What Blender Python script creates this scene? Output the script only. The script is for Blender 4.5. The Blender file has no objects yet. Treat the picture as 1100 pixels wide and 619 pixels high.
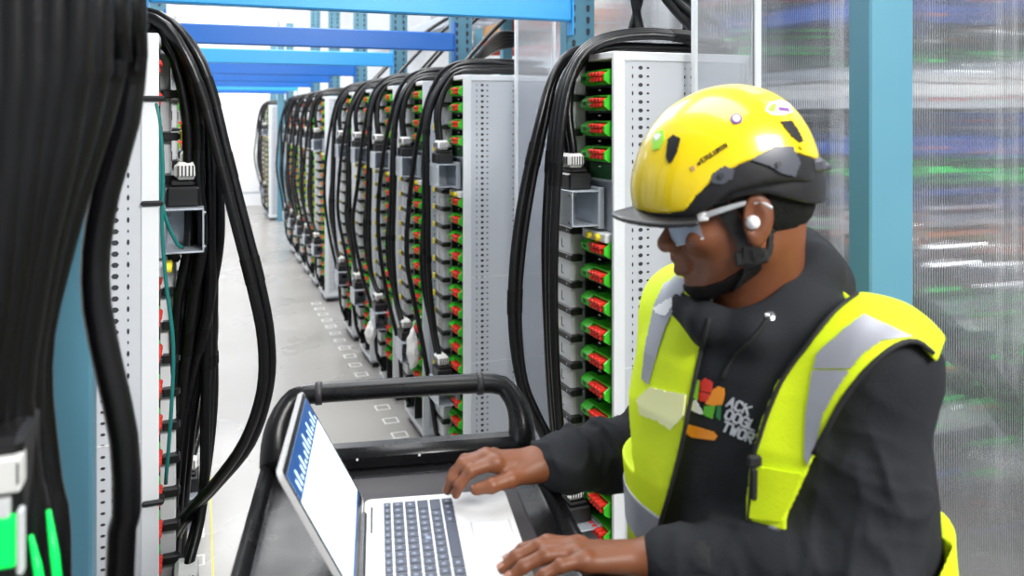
import bpy, bmesh, math, random
import numpy as np
from mathutils import Vector, Matrix

# ------------------------------------------------------------------ camera, world, lights, exposure
FPX, HORIZON, EYE = 880.0, 125.0, 1.72
TH = math.atan((550 - 212) / FPX)
SN, CS = math.sin(TH), math.cos(TH)
scene = bpy.context.scene
COL = scene.collection
cam_data = bpy.data.cameras.new('camera')
cam_data.sensor_width = 36.0
cam_data.lens = FPX / 1100 * 36
cam_data.shift_y = -(309.5 - HORIZON) / 1100
cam_data.clip_start = 0.02
cam_data.dof.use_dof = True
cam_data.dof.focus_distance = 2.0
cam_data.dof.aperture_fstop = 4.0
cam = bpy.data.objects.new('camera', cam_data)
COL.objects.link(cam)
cam.location = (0, 0, EYE)
cam.rotation_euler = (math.pi / 2, 0, -TH)
scene.camera = cam

scene.view_settings.view_transform = 'Standard'
scene.view_settings.look = 'None'
scene.view_settings.gamma = 1.0
scene.view_settings.use_curve_mapping = False
scene.view_settings.exposure = 0.1

world = bpy.data.worlds.new('world')
scene.world = world
world.use_nodes = True
world.node_tree.nodes['Background'].inputs[0].default_value = (0.9, 0.95, 1.0, 1)
world.node_tree.nodes['Background'].inputs[1].default_value = 0.4


def area(name, loc, target, sx, sy, watts, color=(1, 1, 1), spread=180):
    l = bpy.data.lights.new(name, 'AREA')
    l.shape = 'RECTANGLE'
    l.size, l.size_y = sx, sy
    l.energy = watts
    l.color = color
    l.spread = math.radians(spread)
    o = bpy.data.objects.new(name, l)
    COL.objects.link(o)
    o.location = loc
    d = Vector(target) - Vector(loc)
    o.rotation_euler = d.to_track_quat('-Z', 'Y').to_euler()
    return o


KEY = 0.62
area('hall_light', (2.0, -2.2, 3.9), (1.5, 2.2, 1.3), 2.6, 1.2, 118 * KEY, (1.0, 0.98, 0.95), 80)
area('hall_light', (0.5, 1.6, 4.2), (0.5, 1.6, 0), 1.2, 2.6, 110 * KEY, (0.97, 0.99, 1.0))
area('hall_light', (0.5, 5.6, 4.2), (0.5, 5.6, 0), 1.4, 3.6, 230 * KEY)
area('hall_light', (0.5, 10.0, 4.2), (0.5, 10.0, 0), 1.4, 3.6, 260 * KEY)
area('hall_light', (0.5, 14.0, 4.2), (0.5, 15.0, 0), 1.4, 2.6, 260 * KEY)
area('hall_light', (3.2, 2.6, 4.2), (3.2, 2.6, 0), 1.6, 4.0, 85 * KEY)
area('hall_light', (3.2, 8.5, 4.2), (3.2, 8.5, 0), 1.6, 5.0, 260 * KEY)
area('hall_light', (-2.4, 5.0, 4.2), (-2.4, 5.0, 0), 1.4, 8.0, 240 * KEY)

# ------------------------------------------------------------------ helpers


def W3(r, d, z):
    """camera-aligned ground frame (right, depth, height) to world"""
    return Vector((d * SN + r * CS, d * CS - r * SN, z))


def at(px, py, d):
    """the place seen at photo pixel px,py standing d metres deep"""
    return W3((px - 550) / FPX * d, d, EYE - (py - HORIZON) / FPX * d)


def at_x(px, py, X):
    """the place seen at pixel px,py on the vertical plane x = X"""
    q = (px - 550) / FPX
    Y = (CS * X - q * SN * X) / (SN + q * CS)
    d = SN * X + CS * Y
    return Vector((X, Y, EYE - (py - HORIZON) / FPX * d))


def node_mat(name, color, rough=0.5, metal=0.0, noise=0.0, scale=8.0, bump=0.0, bump_scale=60.0, emit=0.0, spec=0.5, coat=0.0, stretch=(1, 1, 1), rough_var=0.0):
    m = bpy.data.materials.new(name)
    m.use_nodes = True
    nt = m.node_tree
    b = nt.nodes['Principled BSDF']
    c = (color[0], color[1], color[2], 1)
    b.inputs['Base Color'].default_value = c
    b.inputs['Roughness'].default_value = rough
    b.inputs['Metallic'].default_value = metal
    b.inputs['Specular IOR Level'].default_value = spec
    b.inputs['Coat Weight'].default_value = coat
    b.inputs['Coat Roughness'].default_value = 0.08
    if emit:
        b.inputs['Emission Color'].default_value = c
        b.inputs['Emission Strength'].default_value = emit
    tc = nt.nodes.new('ShaderNodeTexCoord')
    mp = nt.nodes.new('ShaderNodeMapping')
    mp.inputs['Scale'].default_value = stretch
    nt.links.new(tc.outputs['Object'], mp.inputs['Vector'])
    nz = nt.nodes.new('ShaderNodeTexNoise')
    nz.inputs['Scale'].default_value = scale
    nz.inputs['Detail'].default_value = 5
    nt.links.new(mp.outputs['Vector'], nz.inputs['Vector'])
    if noise:
        mx = nt.nodes.new('ShaderNodeMix')
        mx.data_type = 'RGBA'
        mx.inputs[6].default_value = tuple(max(0, v * (1 - noise)) for v in color) + (1,)
        mx.inputs[7].default_value = tuple(min(1, v * (1 + noise)) for v in color) + (1,)
        nt.links.new(nz.outputs['Fac'], mx.inputs[0])
        nt.links.new(mx.outputs[2], b.inputs['Base Color'])
    if rough_var:
        mr = nt.nodes.new('ShaderNodeMapRange')
        mr.inputs['To Min'].default_value = max(0, rough - rough_var)
        mr.inputs['To Max'].default_value = rough + rough_var
        mr.inputs['From Min'].default_value = 0.3
        mr.inputs['From Max'].default_value = 0.7
        nt.links.new(nz.outputs['Fac'], mr.inputs['Value'])
        nt.links.new(mr.outputs['Result'], b.inputs['Roughness'])
    if bump:
        nb = nt.nodes.new('ShaderNodeTexNoise')
        nb.inputs['Scale'].default_value = bump_scale
        nb.inputs['Detail'].default_value = 3
        nt.links.new(mp.outputs['Vector'], nb.inputs['Vector'])
        bp = nt.nodes.new('ShaderNodeBump')
        bp.inputs['Strength'].default_value = bump
        bp.inputs['Distance'].default_value = 0.01
        nt.links.new(nb.outputs['Fac'], bp.inputs['Height'])
        nt.links.new(bp.outputs['Normal'], b.inputs['Normal'])
    return m


def ribbed_sheet(name, rib_scale, rib_bump, rough, see, haze):
    """twin-wall polycarbonate: clear sheet with fine upright flutes"""
    m = bpy.data.materials.new(name)
    m.use_nodes = True
    nt = m.node_tree
    nt.nodes.remove(nt.nodes['Principled BSDF'])
    out = nt.nodes['Material Output']
    tc = nt.nodes.new('ShaderNodeTexCoord')
    wv = nt.nodes.new('ShaderNodeTexWave')
    wv.wave_type = 'BANDS'
    wv.bands_direction = 'X'
    wv.inputs['Scale'].default_value = rib_scale
    wv.inputs['Distortion'].default_value = 0
    nt.links.new(tc.outputs['Object'], wv.inputs['Vector'])
    bp = nt.nodes.new('ShaderNodeBump')
    bp.inputs['Strength'].default_value = rib_bump
    bp.inputs['Distance'].default_value = 0.004
    nt.links.new(wv.outputs['Fac'], bp.inputs['Height'])
    rf = nt.nodes.new('ShaderNodeBsdfRefraction')
    rf.inputs['IOR'].default_value = 1.25
    rf.inputs['Roughness'].default_value = rough
    rf.inputs['Color'].default_value = (0.96, 0.97, 0.99, 1)
    nt.links.new(bp.outputs['Normal'], rf.inputs['Normal'])
    tr = nt.nodes.new('ShaderNodeBsdfTransparent')
    m1 = nt.nodes.new('ShaderNodeMixShader')
    m1.inputs[0].default_value = see
    nt.links.new(rf.outputs[0], m1.inputs[1])
    nt.links.new(tr.outputs[0], m1.inputs[2])
    tl = nt.nodes.new('ShaderNodeBsdfTranslucent')
    tl.inputs['Color'].default_value = (0.9, 0.92, 0.95, 1)
    df = nt.nodes.new('ShaderNodeBsdfDiffuse')
    df.inputs['Color'].default_value = (0.9, 0.92, 0.95, 1)
    m2 = nt.nodes.new('ShaderNodeMixShader')
    m2.inputs[0].default_value = 0.5
    nt.links.new(tl.outputs[0], m2.inputs[1])
    nt.links.new(df.outputs[0], m2.inputs[2])
    m3 = nt.nodes.new('ShaderNodeMixShader')
    m3.inputs[0].default_value = haze
    nt.links.new(m1.outputs[0], m3.inputs[1])
    nt.links.new(m2.outputs[0], m3.inputs[2])
    gl = nt.nodes.new('ShaderNodeBsdfGlossy')
    gl.inputs['Roughness'].default_value = 0.12
    nt.links.new(bp.outputs['Normal'], gl.inputs['Normal'])
    fr = nt.nodes.new('ShaderNodeFresnel')
    fr.inputs['IOR'].default_value = 1.22
    m4 = nt.nodes.new('ShaderNodeMixShader')
    nt.links.new(fr.outputs[0], m4.inputs[0])
    nt.links.new(m3.outputs[0], m4.inputs[1])
    nt.links.new(gl.outputs[0], m4.inputs[2])
    nt.links.new(m4.outputs[0], out.inputs['Surface'])
    return m


def clear_mat(name, tint, weight):
    m = bpy.data.materials.new(name)
    m.use_nodes = True
    nt = m.node_tree
    b = nt.nodes['Principled BSDF']
    out = nt.nodes['Material Output']
    b.inputs['Base Color'].default_value = tint + (1,)
    b.inputs['Roughness'].default_value = 0.06
    tr = nt.nodes.new('ShaderNodeBsdfTransparent')
    mx = nt.nodes.new('ShaderNodeMixShader')
    lw = nt.nodes.new('ShaderNodeLayerWeight')
    lw.inputs[0].default_value = 0.35
    mr = nt.nodes.new('ShaderNodeMapRange')
    mr.inputs['To Min'].default_value = weight
    mr.inputs['To Max'].default_value = min(1, weight + 0.55)
    nt.links.new(lw.outputs['Facing'], mr.inputs['Value'])
    nt.links.new(mr.outputs[0], mx.inputs[0])
    nt.links.new(tr.outputs[0], mx.inputs[1])
    nt.links.new(b.outputs[0], mx.inputs[2])
    nt.links.new(mx.outputs[0], out.inputs['Surface'])
    return m


M = {}
M['wall'] = node_mat('wall_paint', (0.86, 0.88, 0.90), 0.7, noise=0.03, scale=2)
M['door'] = node_mat('door_paint', (0.88, 0.89, 0.91), 0.45, noise=0.02, scale=3)
M['ceiling'] = node_mat('ceiling_paint', (0.85, 0.86, 0.88), 0.8, noise=0.03, scale=2)
M['rack_white'] = node_mat('rack_white_powder_coat', (0.80, 0.815, 0.84), 0.38, noise=0.03, scale=5, bump=0.03, bump_scale=300)
M['rack_sheet'] = node_mat('rack_grey_sheet_metal', (0.60, 0.62, 0.66), 0.34, metal=0.0, noise=0.06, scale=3)
M['hole'] = node_mat('punched_hole', (0.035, 0.037, 0.045), 0.6)
M['housing'] = node_mat('rack_dark_housing', (0.008, 0.011, 0.010), 0.45, noise=0.3, scale=20)
M['green'] = node_mat('green_connector_plastic', (0.05, 0.58, 0.02), 0.38, noise=0.12, scale=40)
M['green_dark'] = node_mat('green_board', (0.02, 0.10, 0.03), 0.5, noise=0.3, scale=50)
M['red'] = node_mat('red_plug_plastic', (0.80, 0.035, 0.018), 0.35, noise=0.12, scale=60)
M['duct'] = node_mat('grey_duct_plastic', (0.74, 0.755, 0.78), 0.42, noise=0.05, scale=12)
M['black_clip'] = node_mat('black_clip_plastic', (0.007, 0.007, 0.008), 0.4, noise=0.2, scale=40)
M['yellow_tag'] = node_mat('yellow_tag', (0.85, 0.70, 0.03), 0.5, noise=0.05)
M['label'] = node_mat('white_label_paper', (0.82, 0.82, 0.80), 0.6, noise=0.04, scale=30)
M['print'] = node_mat('label_print', (0.07, 0.07, 0.08), 0.6)
M['steel'] = node_mat('grey_bracket_steel', (0.50, 0.54, 0.60), 0.32, metal=0.35, noise=0.06, scale=8)
M['cable'] = node_mat('black_cable_sheath', (0.0035, 0.0035, 0.0045), 0.30, noise=0.25, spec=0.42, scale=15, bump=0.05, bump_scale=150)
M['tape'] = node_mat('black_tape_wrap', (0.003, 0.003, 0.0035), 0.45, spec=0.25, noise=0.2, scale=30)
M['teal_cable'] = node_mat('teal_wire_sheath', (0.01, 0.17, 0.16), 0.4, noise=0.1)
M['post'] = node_mat('post_grey_blue_paint', (0.090, 0.245, 0.335), 0.38, noise=0.07, scale=4, rough_var=0.08)
M['beam_deep'] = node_mat('beam_deep_blue_paint', (0.003, 0.120, 0.48), 0.35, noise=0.06, scale=3)  # shaded and lit versions of one beam blue, light put into the colour
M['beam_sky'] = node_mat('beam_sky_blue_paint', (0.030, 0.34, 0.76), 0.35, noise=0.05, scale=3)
M['poly'] = ribbed_sheet('fluted_polycarbonate', 46, 0.40, 0.03, 0.38, 0.03)
M['poly_fine'] = ribbed_sheet('fine_fluted_polycarbonate', 30, 0.25, 0.05, 0.35, 0.22)
M['poly_frame'] = node_mat('white_aluminium_edge', (0.80, 0.82, 0.85), 0.3, noise=0.03)
M['red_steel'] = node_mat('red_orange_steel', (0.72, 0.07, 0.02), 0.45, noise=0.15)
M['tan'] = node_mat('tan_cardboard', (0.50, 0.30, 0.15), 0.8, noise=0.2, scale=6)
M['orange'] = node_mat('orange_plastic', (0.85, 0.22, 0.02), 0.45, noise=0.1)
M['blue_bin'] = node_mat('blue_bin_plastic', (0.03, 0.13, 0.55), 0.45, noise=0.1)
M['cart'] = node_mat('black_cart_plastic', (0.006, 0.006, 0.007), 0.30, noise=0.3, spec=0.35, scale=10, bump=0.035, bump_scale=260, rough_var=0.08)
M['mat_rubber'] = node_mat('dark_grey_rubber', (0.032, 0.028, 0.033), 0.5, noise=0.15, scale=20, bump=0.05, bump_scale=400)
M['chrome'] = node_mat('chrome', (0.75, 0.76, 0.78), 0.18, metal=1.0, noise=0.03)
M['silver'] = node_mat('silver_laptop_metal', (0.78, 0.78, 0.79), 0.34, metal=0.25, noise=0.03, scale=30)
M['pad'] = node_mat('trackpad_grey_glass', (0.62, 0.62, 0.63), 0.3, noise=0.03)
M['key'] = node_mat('slate_key_plastic', (0.045, 0.055, 0.085), 0.45, noise=0.12, scale=60)
M['legend'] = node_mat('key_legend', (0.24, 0.29, 0.38), 0.5, noise=0.05)
M['bezel'] = node_mat('black_bezel', (0.015, 0.016, 0.02), 0.25, noise=0.1)
M['screen_page'] = node_mat('screen_white_page', (0.74, 0.90, 1.0), 0.3, emit=0.95)
M['screen_line'] = node_mat('screen_blue_rows', (0.62, 0.83, 0.98), 0.3, emit=0.9)
M['screen_blue'] = node_mat('screen_blue_bar', (0.012, 0.06, 0.20), 0.3, emit=0.7)
M['led_green'] = node_mat('green_led_glow', (0.0, 0.75, 0.10), 0.3, emit=0.9)
M['led_white'] = node_mat('white_strip_light', (0.95, 0.98, 1.0), 0.3, emit=4.0)


def floor_mat():
    m = node_mat('sealed_concrete', (0.36, 0.348, 0.33), 0.30, noise=0.035, scale=1.2, rough_var=0.10, bump=0.02, bump_scale=40)
    return m


M['floor'] = floor_mat()


class MB:
    """collects shapes into ONE mesh"""

    def __init__(self):
        self.v, self.f, self.mi, self.mats = [], [], [], []

    def slot(self, m):
        if m not in self.mats:
            self.mats.append(m)
        return self.mats.index(m)

    def add(self, verts, faces, m):
        o = len(self.v)
        k = self.slot(m)
        self.v += [tuple(p) for p in verts]
        for f in faces:
            self.f.append(tuple(o + i for i in f))
            self.mi.append(k)

    def box(self, a, b, m, ch=0.0, T=None):
        lo = [min(a[i], b[i]) for i in range(3)]
        hi = [max(a[i], b[i]) for i in range(3)]
        if ch <= 0:
            vs = [(x, y, z) for x in (lo[0], hi[0]) for y in (lo[1], hi[1]) for z in (lo[2], hi[2])]
            fs = [(0, 1, 3, 2), (4, 6, 7, 5), (0, 4, 5, 1), (2, 3, 7, 6), (0, 2, 6, 4), (1, 5, 7, 3)]
        else:
            ch = min([ch] + [(hi[i] - lo[i]) * 0.49 for i in range(3)])
            vs, idx = [], {}
            for sx in (0, 1):
                for sy in (0, 1):
                    for sz in (0, 1):
                        s = (sx, sy, sz)
                        for ax in range(3):
                            p = []
                            for i in range(3):
                                e = hi[i] if s[i] else lo[i]
                                if i != ax:
                                    e += -ch if s[i] else ch
                                p.append(e)
                            idx[(s, ax)] = len(vs)
                            vs.append(tuple(p))
            fs = []
            for ax in range(3):
                o1, o2 = [i for i in range(3) if i != ax]
                for sgn in (0, 1):
                    ring = []
                    for (p, q) in ((0, 0), (1, 0), (1, 1), (0, 1)):
                        s = [0, 0, 0]
                        s[ax], s[o1], s[o2] = sgn, p, q
                        ring.append(idx[(tuple(s), ax)])
                    fs.append(tuple(ring))
                for p in (0, 1):
                    for q in (0, 1):
                        s0, s1 = [0, 0, 0], [0, 0, 0]
                        s0[ax], s1[ax] = 0, 1
                        s0[o1] = s1[o1] = p
                        s0[o2] = s1[o2] = q
                        s0, s1 = tuple(s0), tuple(s1)
                        fs.append((idx[(s0, o1)], idx[(s1, o1)], idx[(s1, o2)], idx[(s0, o2)]))
            for sx in (0, 1):
                for sy in (0, 1):
                    for sz in (0, 1):
                        s = (sx, sy, sz)
                        fs.append((idx[(s, 0)], idx[(s, 1)], idx[(s, 2)]))
        if T is not None:
            vs = [T @ Vector(p) for p in vs]
        self.add(vs, fs, m)

    def quad(self, pts, m):
        self.add(pts, [tuple(range(len(pts)))], m)

    def tube(self, pts, r, m, n=10, cap=True):
        pts = [Vector(p) for p in pts]
        N = len(pts)
        rs = r if isinstance(r, (list, tuple)) else [r] * N
        t = [(pts[min(i + 1, N - 1)] - pts[max(i - 1, 0)]).normalized() for i in range(N)]
        u = t[0].orthogonal().normalized()
        vs, fs = [], []
        for i in range(N):
            u = (u - t[i] * u.dot(t[i])).normalized()
            w = t[i].cross(u)
            for k in range(n):
                a = 2 * math.pi * k / n
                vs.append(pts[i] + (u * math.cos(a) + w * math.sin(a)) * rs[i])
        for i in range(N - 1):
            for k in range(n):
                k2 = (k + 1) % n
                fs.append((i * n + k, i * n + k2, (i + 1) * n + k2, (i + 1) * n + k))
        if cap:
            fs.append(tuple(range(n - 1, -1, -1)))
            fs.append(tuple((N - 1) * n + k for k in range(n)))
        self.add(vs, fs, m)

    def prism(self, poly, z0, z1, m, T=None, top_inset=0.0):
        """closed outline in xy raised from z0 to z1"""
        n = len(poly)
        cx = sum(p[0] for p in poly) / n
        cy = sum(p[1] for p in poly) / n
        vs = [(p[0], p[1], z0) for p in poly]
        vs += [(cx + (p[0] - cx) * (1 - top_inset), cy + (p[1] - cy) * (1 - top_inset), z1) for p in poly]
        fs = [tuple(range(n - 1, -1, -1)), tuple(range(n, 2 * n))]
        fs += [(i, (i + 1) % n, n + (i + 1) % n, n + i) for i in range(n)]
        if T is not None:
            vs = [T @ Vector(p) for p in vs]
        self.add(vs, fs, m)

    def lathe(self, prof, m, T=None, n=24):
        vs, fs = [], []
        for (r, z) in prof:
            for k in range(n):
                a = 2 * math.pi * k / n
                vs.append((r * math.cos(a), r * math.sin(a), z))
        for i in range(len(prof) - 1):
            for k in range(n):
                k2 = (k + 1) % n
                fs.append((i * n + k, i * n + k2, (i + 1) * n + k2, (i + 1) * n + k))
        fs.append(tuple(range(n - 1, -1, -1)))
        fs.append(tuple((len(prof) - 1) * n + k for k in range(n)))
        if T is not None:
            vs = [T @ Vector(p) for p in vs]
        self.add(vs, fs, m)

    def build(self, name, parent=None, smooth=False, bevel=0.0, segs=2, subsurf=0, recalc=True, angle=None):
        me = bpy.data.meshes.new(name)
        me.from_pydata([tuple(p) for p in self.v], [], self.f)
        for m in self.mats:
            me.materials.append(m)
        me.polygons.foreach_set('material_index', self.mi)
        if recalc:
            bm = bmesh.new()
            bm.from_mesh(me)
            bmesh.ops.recalc_face_normals(bm, faces=bm.faces)
            bm.to_mesh(me)
            bm.free()
        if smooth:
            me.polygons.foreach_set('use_smooth', [True] * len(me.polygons))
            if angle:
                try:
                    me.set_sharp_from_angle(angle=math.radians(angle))
                except Exception:
                    pass
        me.update()
        o = bpy.data.objects.new(name, me)
        COL.objects.link(o)
        if parent is not None:
            o.parent = parent
        if bevel:
            md = o.modifiers.new('edge', 'BEVEL')
            md.width = bevel
            md.segments = segs
            md.limit_method = 'ANGLE'
        if subsurf:
            md = o.modifiers.new('smooth', 'SUBSURF')
            md.levels = md.render_levels = subsurf
        return o


def tag(o, label=None, cat=None, group=None, kind=None):
    if label:
        o['label'] = label
    if cat:
        o['category'] = cat
    if group:
        o['group'] = group
    if kind:
        o['kind'] = kind
    return o


def empty(name, loc, rz=0.0):
    o = bpy.data.objects.new(name, None)
    o.empty_display_size = 0.1
    COL.objects.link(o)
    o.location = loc
    o.rotation_euler = (0, 0, rz)
    return o


def kids(o):
    return [c for c in bpy.data.objects if c.parent is o]


def copy_tree(o, parent=None, table=None):
    if table is None:
        table = {}
        for c in bpy.data.objects:
            if c.parent is not None:
                table.setdefault(c.parent.name, []).append(c)
    c = o.copy()
    COL.objects.link(c)
    if parent is not None:
        c.parent = parent
    for ch in table.get(o.name, []):
        copy_tree(ch, c, table)
    return c


def spline(pts, step=0.03):
    """smooth path through the points"""
    p = [Vector(q) for q in pts]
    p = [p[0] * 2 - p[1]] + p + [p[-1] * 2 - p[-2]]
    out = []
    for i in range(1, len(p) - 2):
        n = max(2, int((p[i + 1] - p[i]).length / step))
        for k in range(n):
            t = k / n
            a, b, c, d = p[i - 1], p[i], p[i + 1], p[i + 2]
            out.append(0.5 * ((2 * b) + (c - a) * t + (2 * a - 5 * b + 4 * c - d) * t * t + (3 * b - a - 3 * c + d) * t ** 3))
    out.append(p[-2])
    return out


def seven_seg_text(mb, text, T, size, m, thick=0.0012):
    """small block letters drawn as strokes on a 4x6 grid, laid in the xy plane of T"""
    G = {
        'A': [((0, 0), (2, 6)), ((2, 6), (4, 0)), ((1, 2.2), (3, 2.2))], 'B': [((0, 0), (0, 6)), ((0, 6), (3, 6)), ((3, 6), (3, 3)), ((0, 3), (4, 3)), ((4, 3), (4, 0)), ((4, 0), (0, 0))],
        'C': [((4, 5), (3, 6)), ((3, 6), (1, 6)), ((1, 6), (0, 5)), ((0, 5), (0, 1)), ((0, 1), (1, 0)), ((1, 0), (3, 0)), ((3, 0), (4, 1))],
        'K': [((0, 0), (0, 6)), ((0, 3), (4, 6)), ((1.3, 3.8), (4, 0))], 'O': [((1, 0), (0, 1.2)), ((0, 1.2), (0, 4.8)), ((0, 4.8), (1, 6)), ((1, 6), (3, 6)), ((3, 6), (4, 4.8)), ((4, 4.8), (4, 1.2)), ((4, 1.2), (3, 0)), ((3, 0), (1, 0))],
        'G': [((4, 5), (3, 6)), ((3, 6), (1, 6)), ((1, 6), (0, 5)), ((0, 5), (0, 1)), ((0, 1), (1, 0)), ((1, 0), (4, 0)), ((4, 0), (4, 3)), ((4, 3), (2.2, 3))],
        'L': [((0, 6), (0, 0)), ((0, 0), (4, 0))], 'E': [((4, 6), (0, 6)), ((0, 6), (0, 0)), ((0, 0), (4, 0)), ((0, 3), (3, 3))],
        'T': [((0, 6), (4, 6)), ((2, 6), (2, 0))], 'W': [((0, 6), (1, 0)), ((1, 0), (2, 4)), ((2, 4), (3, 0)), ((3, 0), (4, 6))],
        'R': [((0, 0), (0, 6)), ((0, 6), (4, 6)), ((4, 6), (4, 3)), ((4, 3), (0, 3)), ((1.6, 3), (4, 0))],
        'U': [((0, 6), (0, 0)), ((0, 0), (4, 0)), ((4, 0), (4, 6))], 'M': [((0, 0), (0, 6)), ((0, 6), (2, 3)), ((2, 3), (4, 6)), ((4, 6), (4, 0))],
        'I': [((2, 0), (2, 6))], 'N': [((0, 0), (0, 6)), ((0, 6), (4, 0)), ((4, 0), (4, 6))], ' ': [],
    }
    x = 0.0
    s = size / 6
    for ch in text:
        for (a, b) in G.get(ch, []):
            pa, pb = Vector((x + a[0] * s, a[1] * s, 0)), Vector((x + b[0] * s, b[1] * s, 0))
            d = (pb - pa).normalized()
            n = Vector((-d.y, d.x, 0)) * s * 0.62
            e = d * s * 0.5
            vs = [pa - n - e, pb - n + e, pb + n + e, pa + n - e]
            top = [v + Vector((0, 0, thick)) for v in vs]
            allv = [T(v) for v in vs + top]
            mb.add(allv, [(3, 2, 1, 0), (4, 5, 6, 7), (0, 1, 5, 4), (1, 2, 6, 5), (2, 3, 7, 6), (3, 0, 4, 7)], m)
        x += s * 5.6
    return x


# ------------------------------------------------------------------ the setting
def slab(name, a, b, m):
    mb = MB()
    mb.box(a, b, m)
    return tag(mb.build(name), kind='structure')


XL, XR, Y0, Y1, ZC = -4.6, 5.4, -3.2, 16.5, 4.6
slab('floor', (XL, Y0, -0.1), (XR, Y1, 0), M['floor'])
slab('ceiling', (XL, Y0, ZC), (XR, Y1, ZC + 0.1), M['ceiling'])
slab('wall_far', (XL, Y1, 0), (XR, Y1 + 0.1, ZC), M['wall'])
slab('wall_near', (XL, Y0 - 0.1, 0), (XR, Y0, ZC), M['wall'])
slab('wall_left', (XL - 0.1, Y0, 0), (XL, Y1, ZC), M['wall'])
slab('wall_right', (XR, Y0, 0), (XR + 0.1, Y1, ZC), M['wall'])
# far wall: tall white panel door with a black pull and a dark kick line
mb = MB()
mb.box((-0.9, Y1 - 0.05, 0.0), (0.30, Y1, 2.02), M['door'], 0.004)
mb.box((0.315, Y1 - 0.05, 0.0), (1.30, Y1, 2.02), M['door'], 0.004)
mb.box((-0.9, Y1 - 0.053, 0.24), (1.3, Y1 - 0.049, 0.27), M['steel'])
d1 = tag(mb.build('door_1'), kind='structure')
mb = MB()
mb.box((0.245, Y1 - 0.085, 0.86), (0.275, Y1 - 0.05, 1.06), M['black_clip'], 0.004)
mb.build('door_handle', d1)
mb = MB()
mb.box((-0.98, Y1 - 0.06, 0), (-0.9, Y1, 2.10), M['poly_frame'], 0.004)
mb.box((1.3, Y1 - 0.06, 0), (1.38, Y1, 2.10), M['poly_frame'], 0.004)
mb.box((-0.98, Y1 - 0.06, 2.02), (1.38, Y1, 2.10), M['poly_frame'], 0.004)
mb.build('door_frame', d1)
mb = MB()
mb.box((XL, Y1 - 0.02, 0), (-0.98, Y1, 0.12), M['steel'])
tag(mb.build('baseboard_far'), kind='structure')
# ------------------------------------------------------------------ blue frame: posts and cross beams
FR, FL = 1.10, -0.08           # aisle faces of the right and left rack rows
POST_Y = [1.237 + 1.405 * k for k in range(11)]


def post_mesh(x0):
    mb = MB()
    mb.box((x0, 0, 0.012), (x0 + 0.112, 0.06, 3.1), M['post'], 0.004)
    return mb


def make_post(x0, y, label, side):
    root = empty('upright_post', (x0 + 0.056, y + 0.03, 0))
    tag(root, label, 'post', 'blue uprights of the %s rack row' % side)
    mb = MB()
    mb.box((-0.056, -0.03, 0.012), (0.056, 0.03, 3.1), M['post'], 0.004)
    mb.build('column', root)
    mb = MB()
    mb.box((-0.085, -0.055, 0), (0.085, 0.055, 0.012), M['post'], 0.003)
    mb.build('base_plate', root)
    for sx in (-1, 1):
        mb = MB()
        for k in range(26):
            z = 1.98 + k * 0.042
            mb.prism([(-0.0045, -0.012), (0.0045, -0.012), (0.007, 0.006), (0.004, 0.012), (-0.004, 0.012), (-0.007, 0.006)], 0, 0.002, M['hole'],
                     Matrix.Translation((sx * 0.028, -0.0315, z)) @ Matrix.Rotation(math.pi / 2, 4, 'X'))
        mb.build('slot_pattern', root)
    for sx in (-0.07, 0.07):
        mb = MB()
        mb.lathe([(0.009, 0), (0.009, 0.012), (0.006, 0.014)], M['steel'], Matrix.Translation((sx, -0.043, 0.011)), 6)
        mb.build('anchor_bolt', root)
    return root


ORD = ['first', 'second', 'third', 'fourth', 'fifth', 'sixth', 'seventh', 'eighth', 'ninth', 'tenth', 'eleventh']
for k, y in enumerate(POST_Y[:10 + 1]):
    if k in (7,):
        continue
    lab = ('grey-blue steel upright post right behind the person, between the two clear panels' if k == 0
           else 'blue steel upright post, %s from the person along the right rack row' % ORD[k])
    make_post(1.222, y, lab, 'right')
for k, y in enumerate(POST_Y[:3]):
    lab = ('blurred dark blue upright post behind the hanging cables at the near left' if k == 0
           else 'blue steel upright post, %s along the left rack row' % ORD[k])
    make_post(-0.245, y, lab, 'left')

for k, y in enumerate(POST_Y[1:9]):
    is_lit = k in (0, 2, 6)  # beams that catch the light get the lighter blue painted in
    root = empty('cross_beam', (0.5, y + 0.03, 2.053))
    tag(root, '%s blue cross beam over the aisle, %s counted from the camera' % ('light' if is_lit else 'deep', ORD[k]), 'beam', 'blue beams across the aisle')
    m = M['beam_sky'] if is_lit else M['beam_deep']
    mb = MB()
    mb.box((-0.632, -0.075, 0), (0.722, -0.032, 0.092), m, 0.005)
    mb.build('beam', root)
    for sx, x in ((1, 0.722), (-1, -0.632)):
        mb = MB()
        mb.box((x, -0.078, -0.05), (x + sx * 0.008, -0.03, 0.15), m, 0.002)
        for z in (-0.03, 0.02, 0.07, 0.12):
            mb.box((x + sx * 0.008, -0.062, z - 0.008), (x + sx * 0.012, -0.05, z + 0.008), M['steel'])
        mb.build('end_plate', root)

# ------------------------------------------------------------------ battery racks
RD, RW, RH = 0.47, 0.40, 1.905
MOD_Z = [1.335 - 0.0825 * k for k in range(14)]
TOP_Z = [1.835, 1.760, 1.685, 1.610]


def holes(mb, sx, yface, sgn):
    z = 0.12
    k = 0
    y = yface + sgn * 0.0008
    while z < 1.87:
        for (x, w, h) in ((0.062, 0.006, 0.006), (0.088, 0.016, 0.0055), (0.112, 0.011, 0.003), (0.236, 0.006, 0.005), (0.258, 0.007, 0.005)):
            if k % 2 and w < 0.008:
                w, h = w * 0.6, h * 0.6
            cx = sx * x
            pts = [(cx - w / 2, y, z), (cx - w / 4, y, z - h), (cx + w / 4, y, z - h), (cx + w / 2, y, z), (cx + w / 4, y, z + h), (cx - w / 4, y, z + h)]
            mb.quad(pts, M['hole'])
        z += 0.0245
        k += 1


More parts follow.
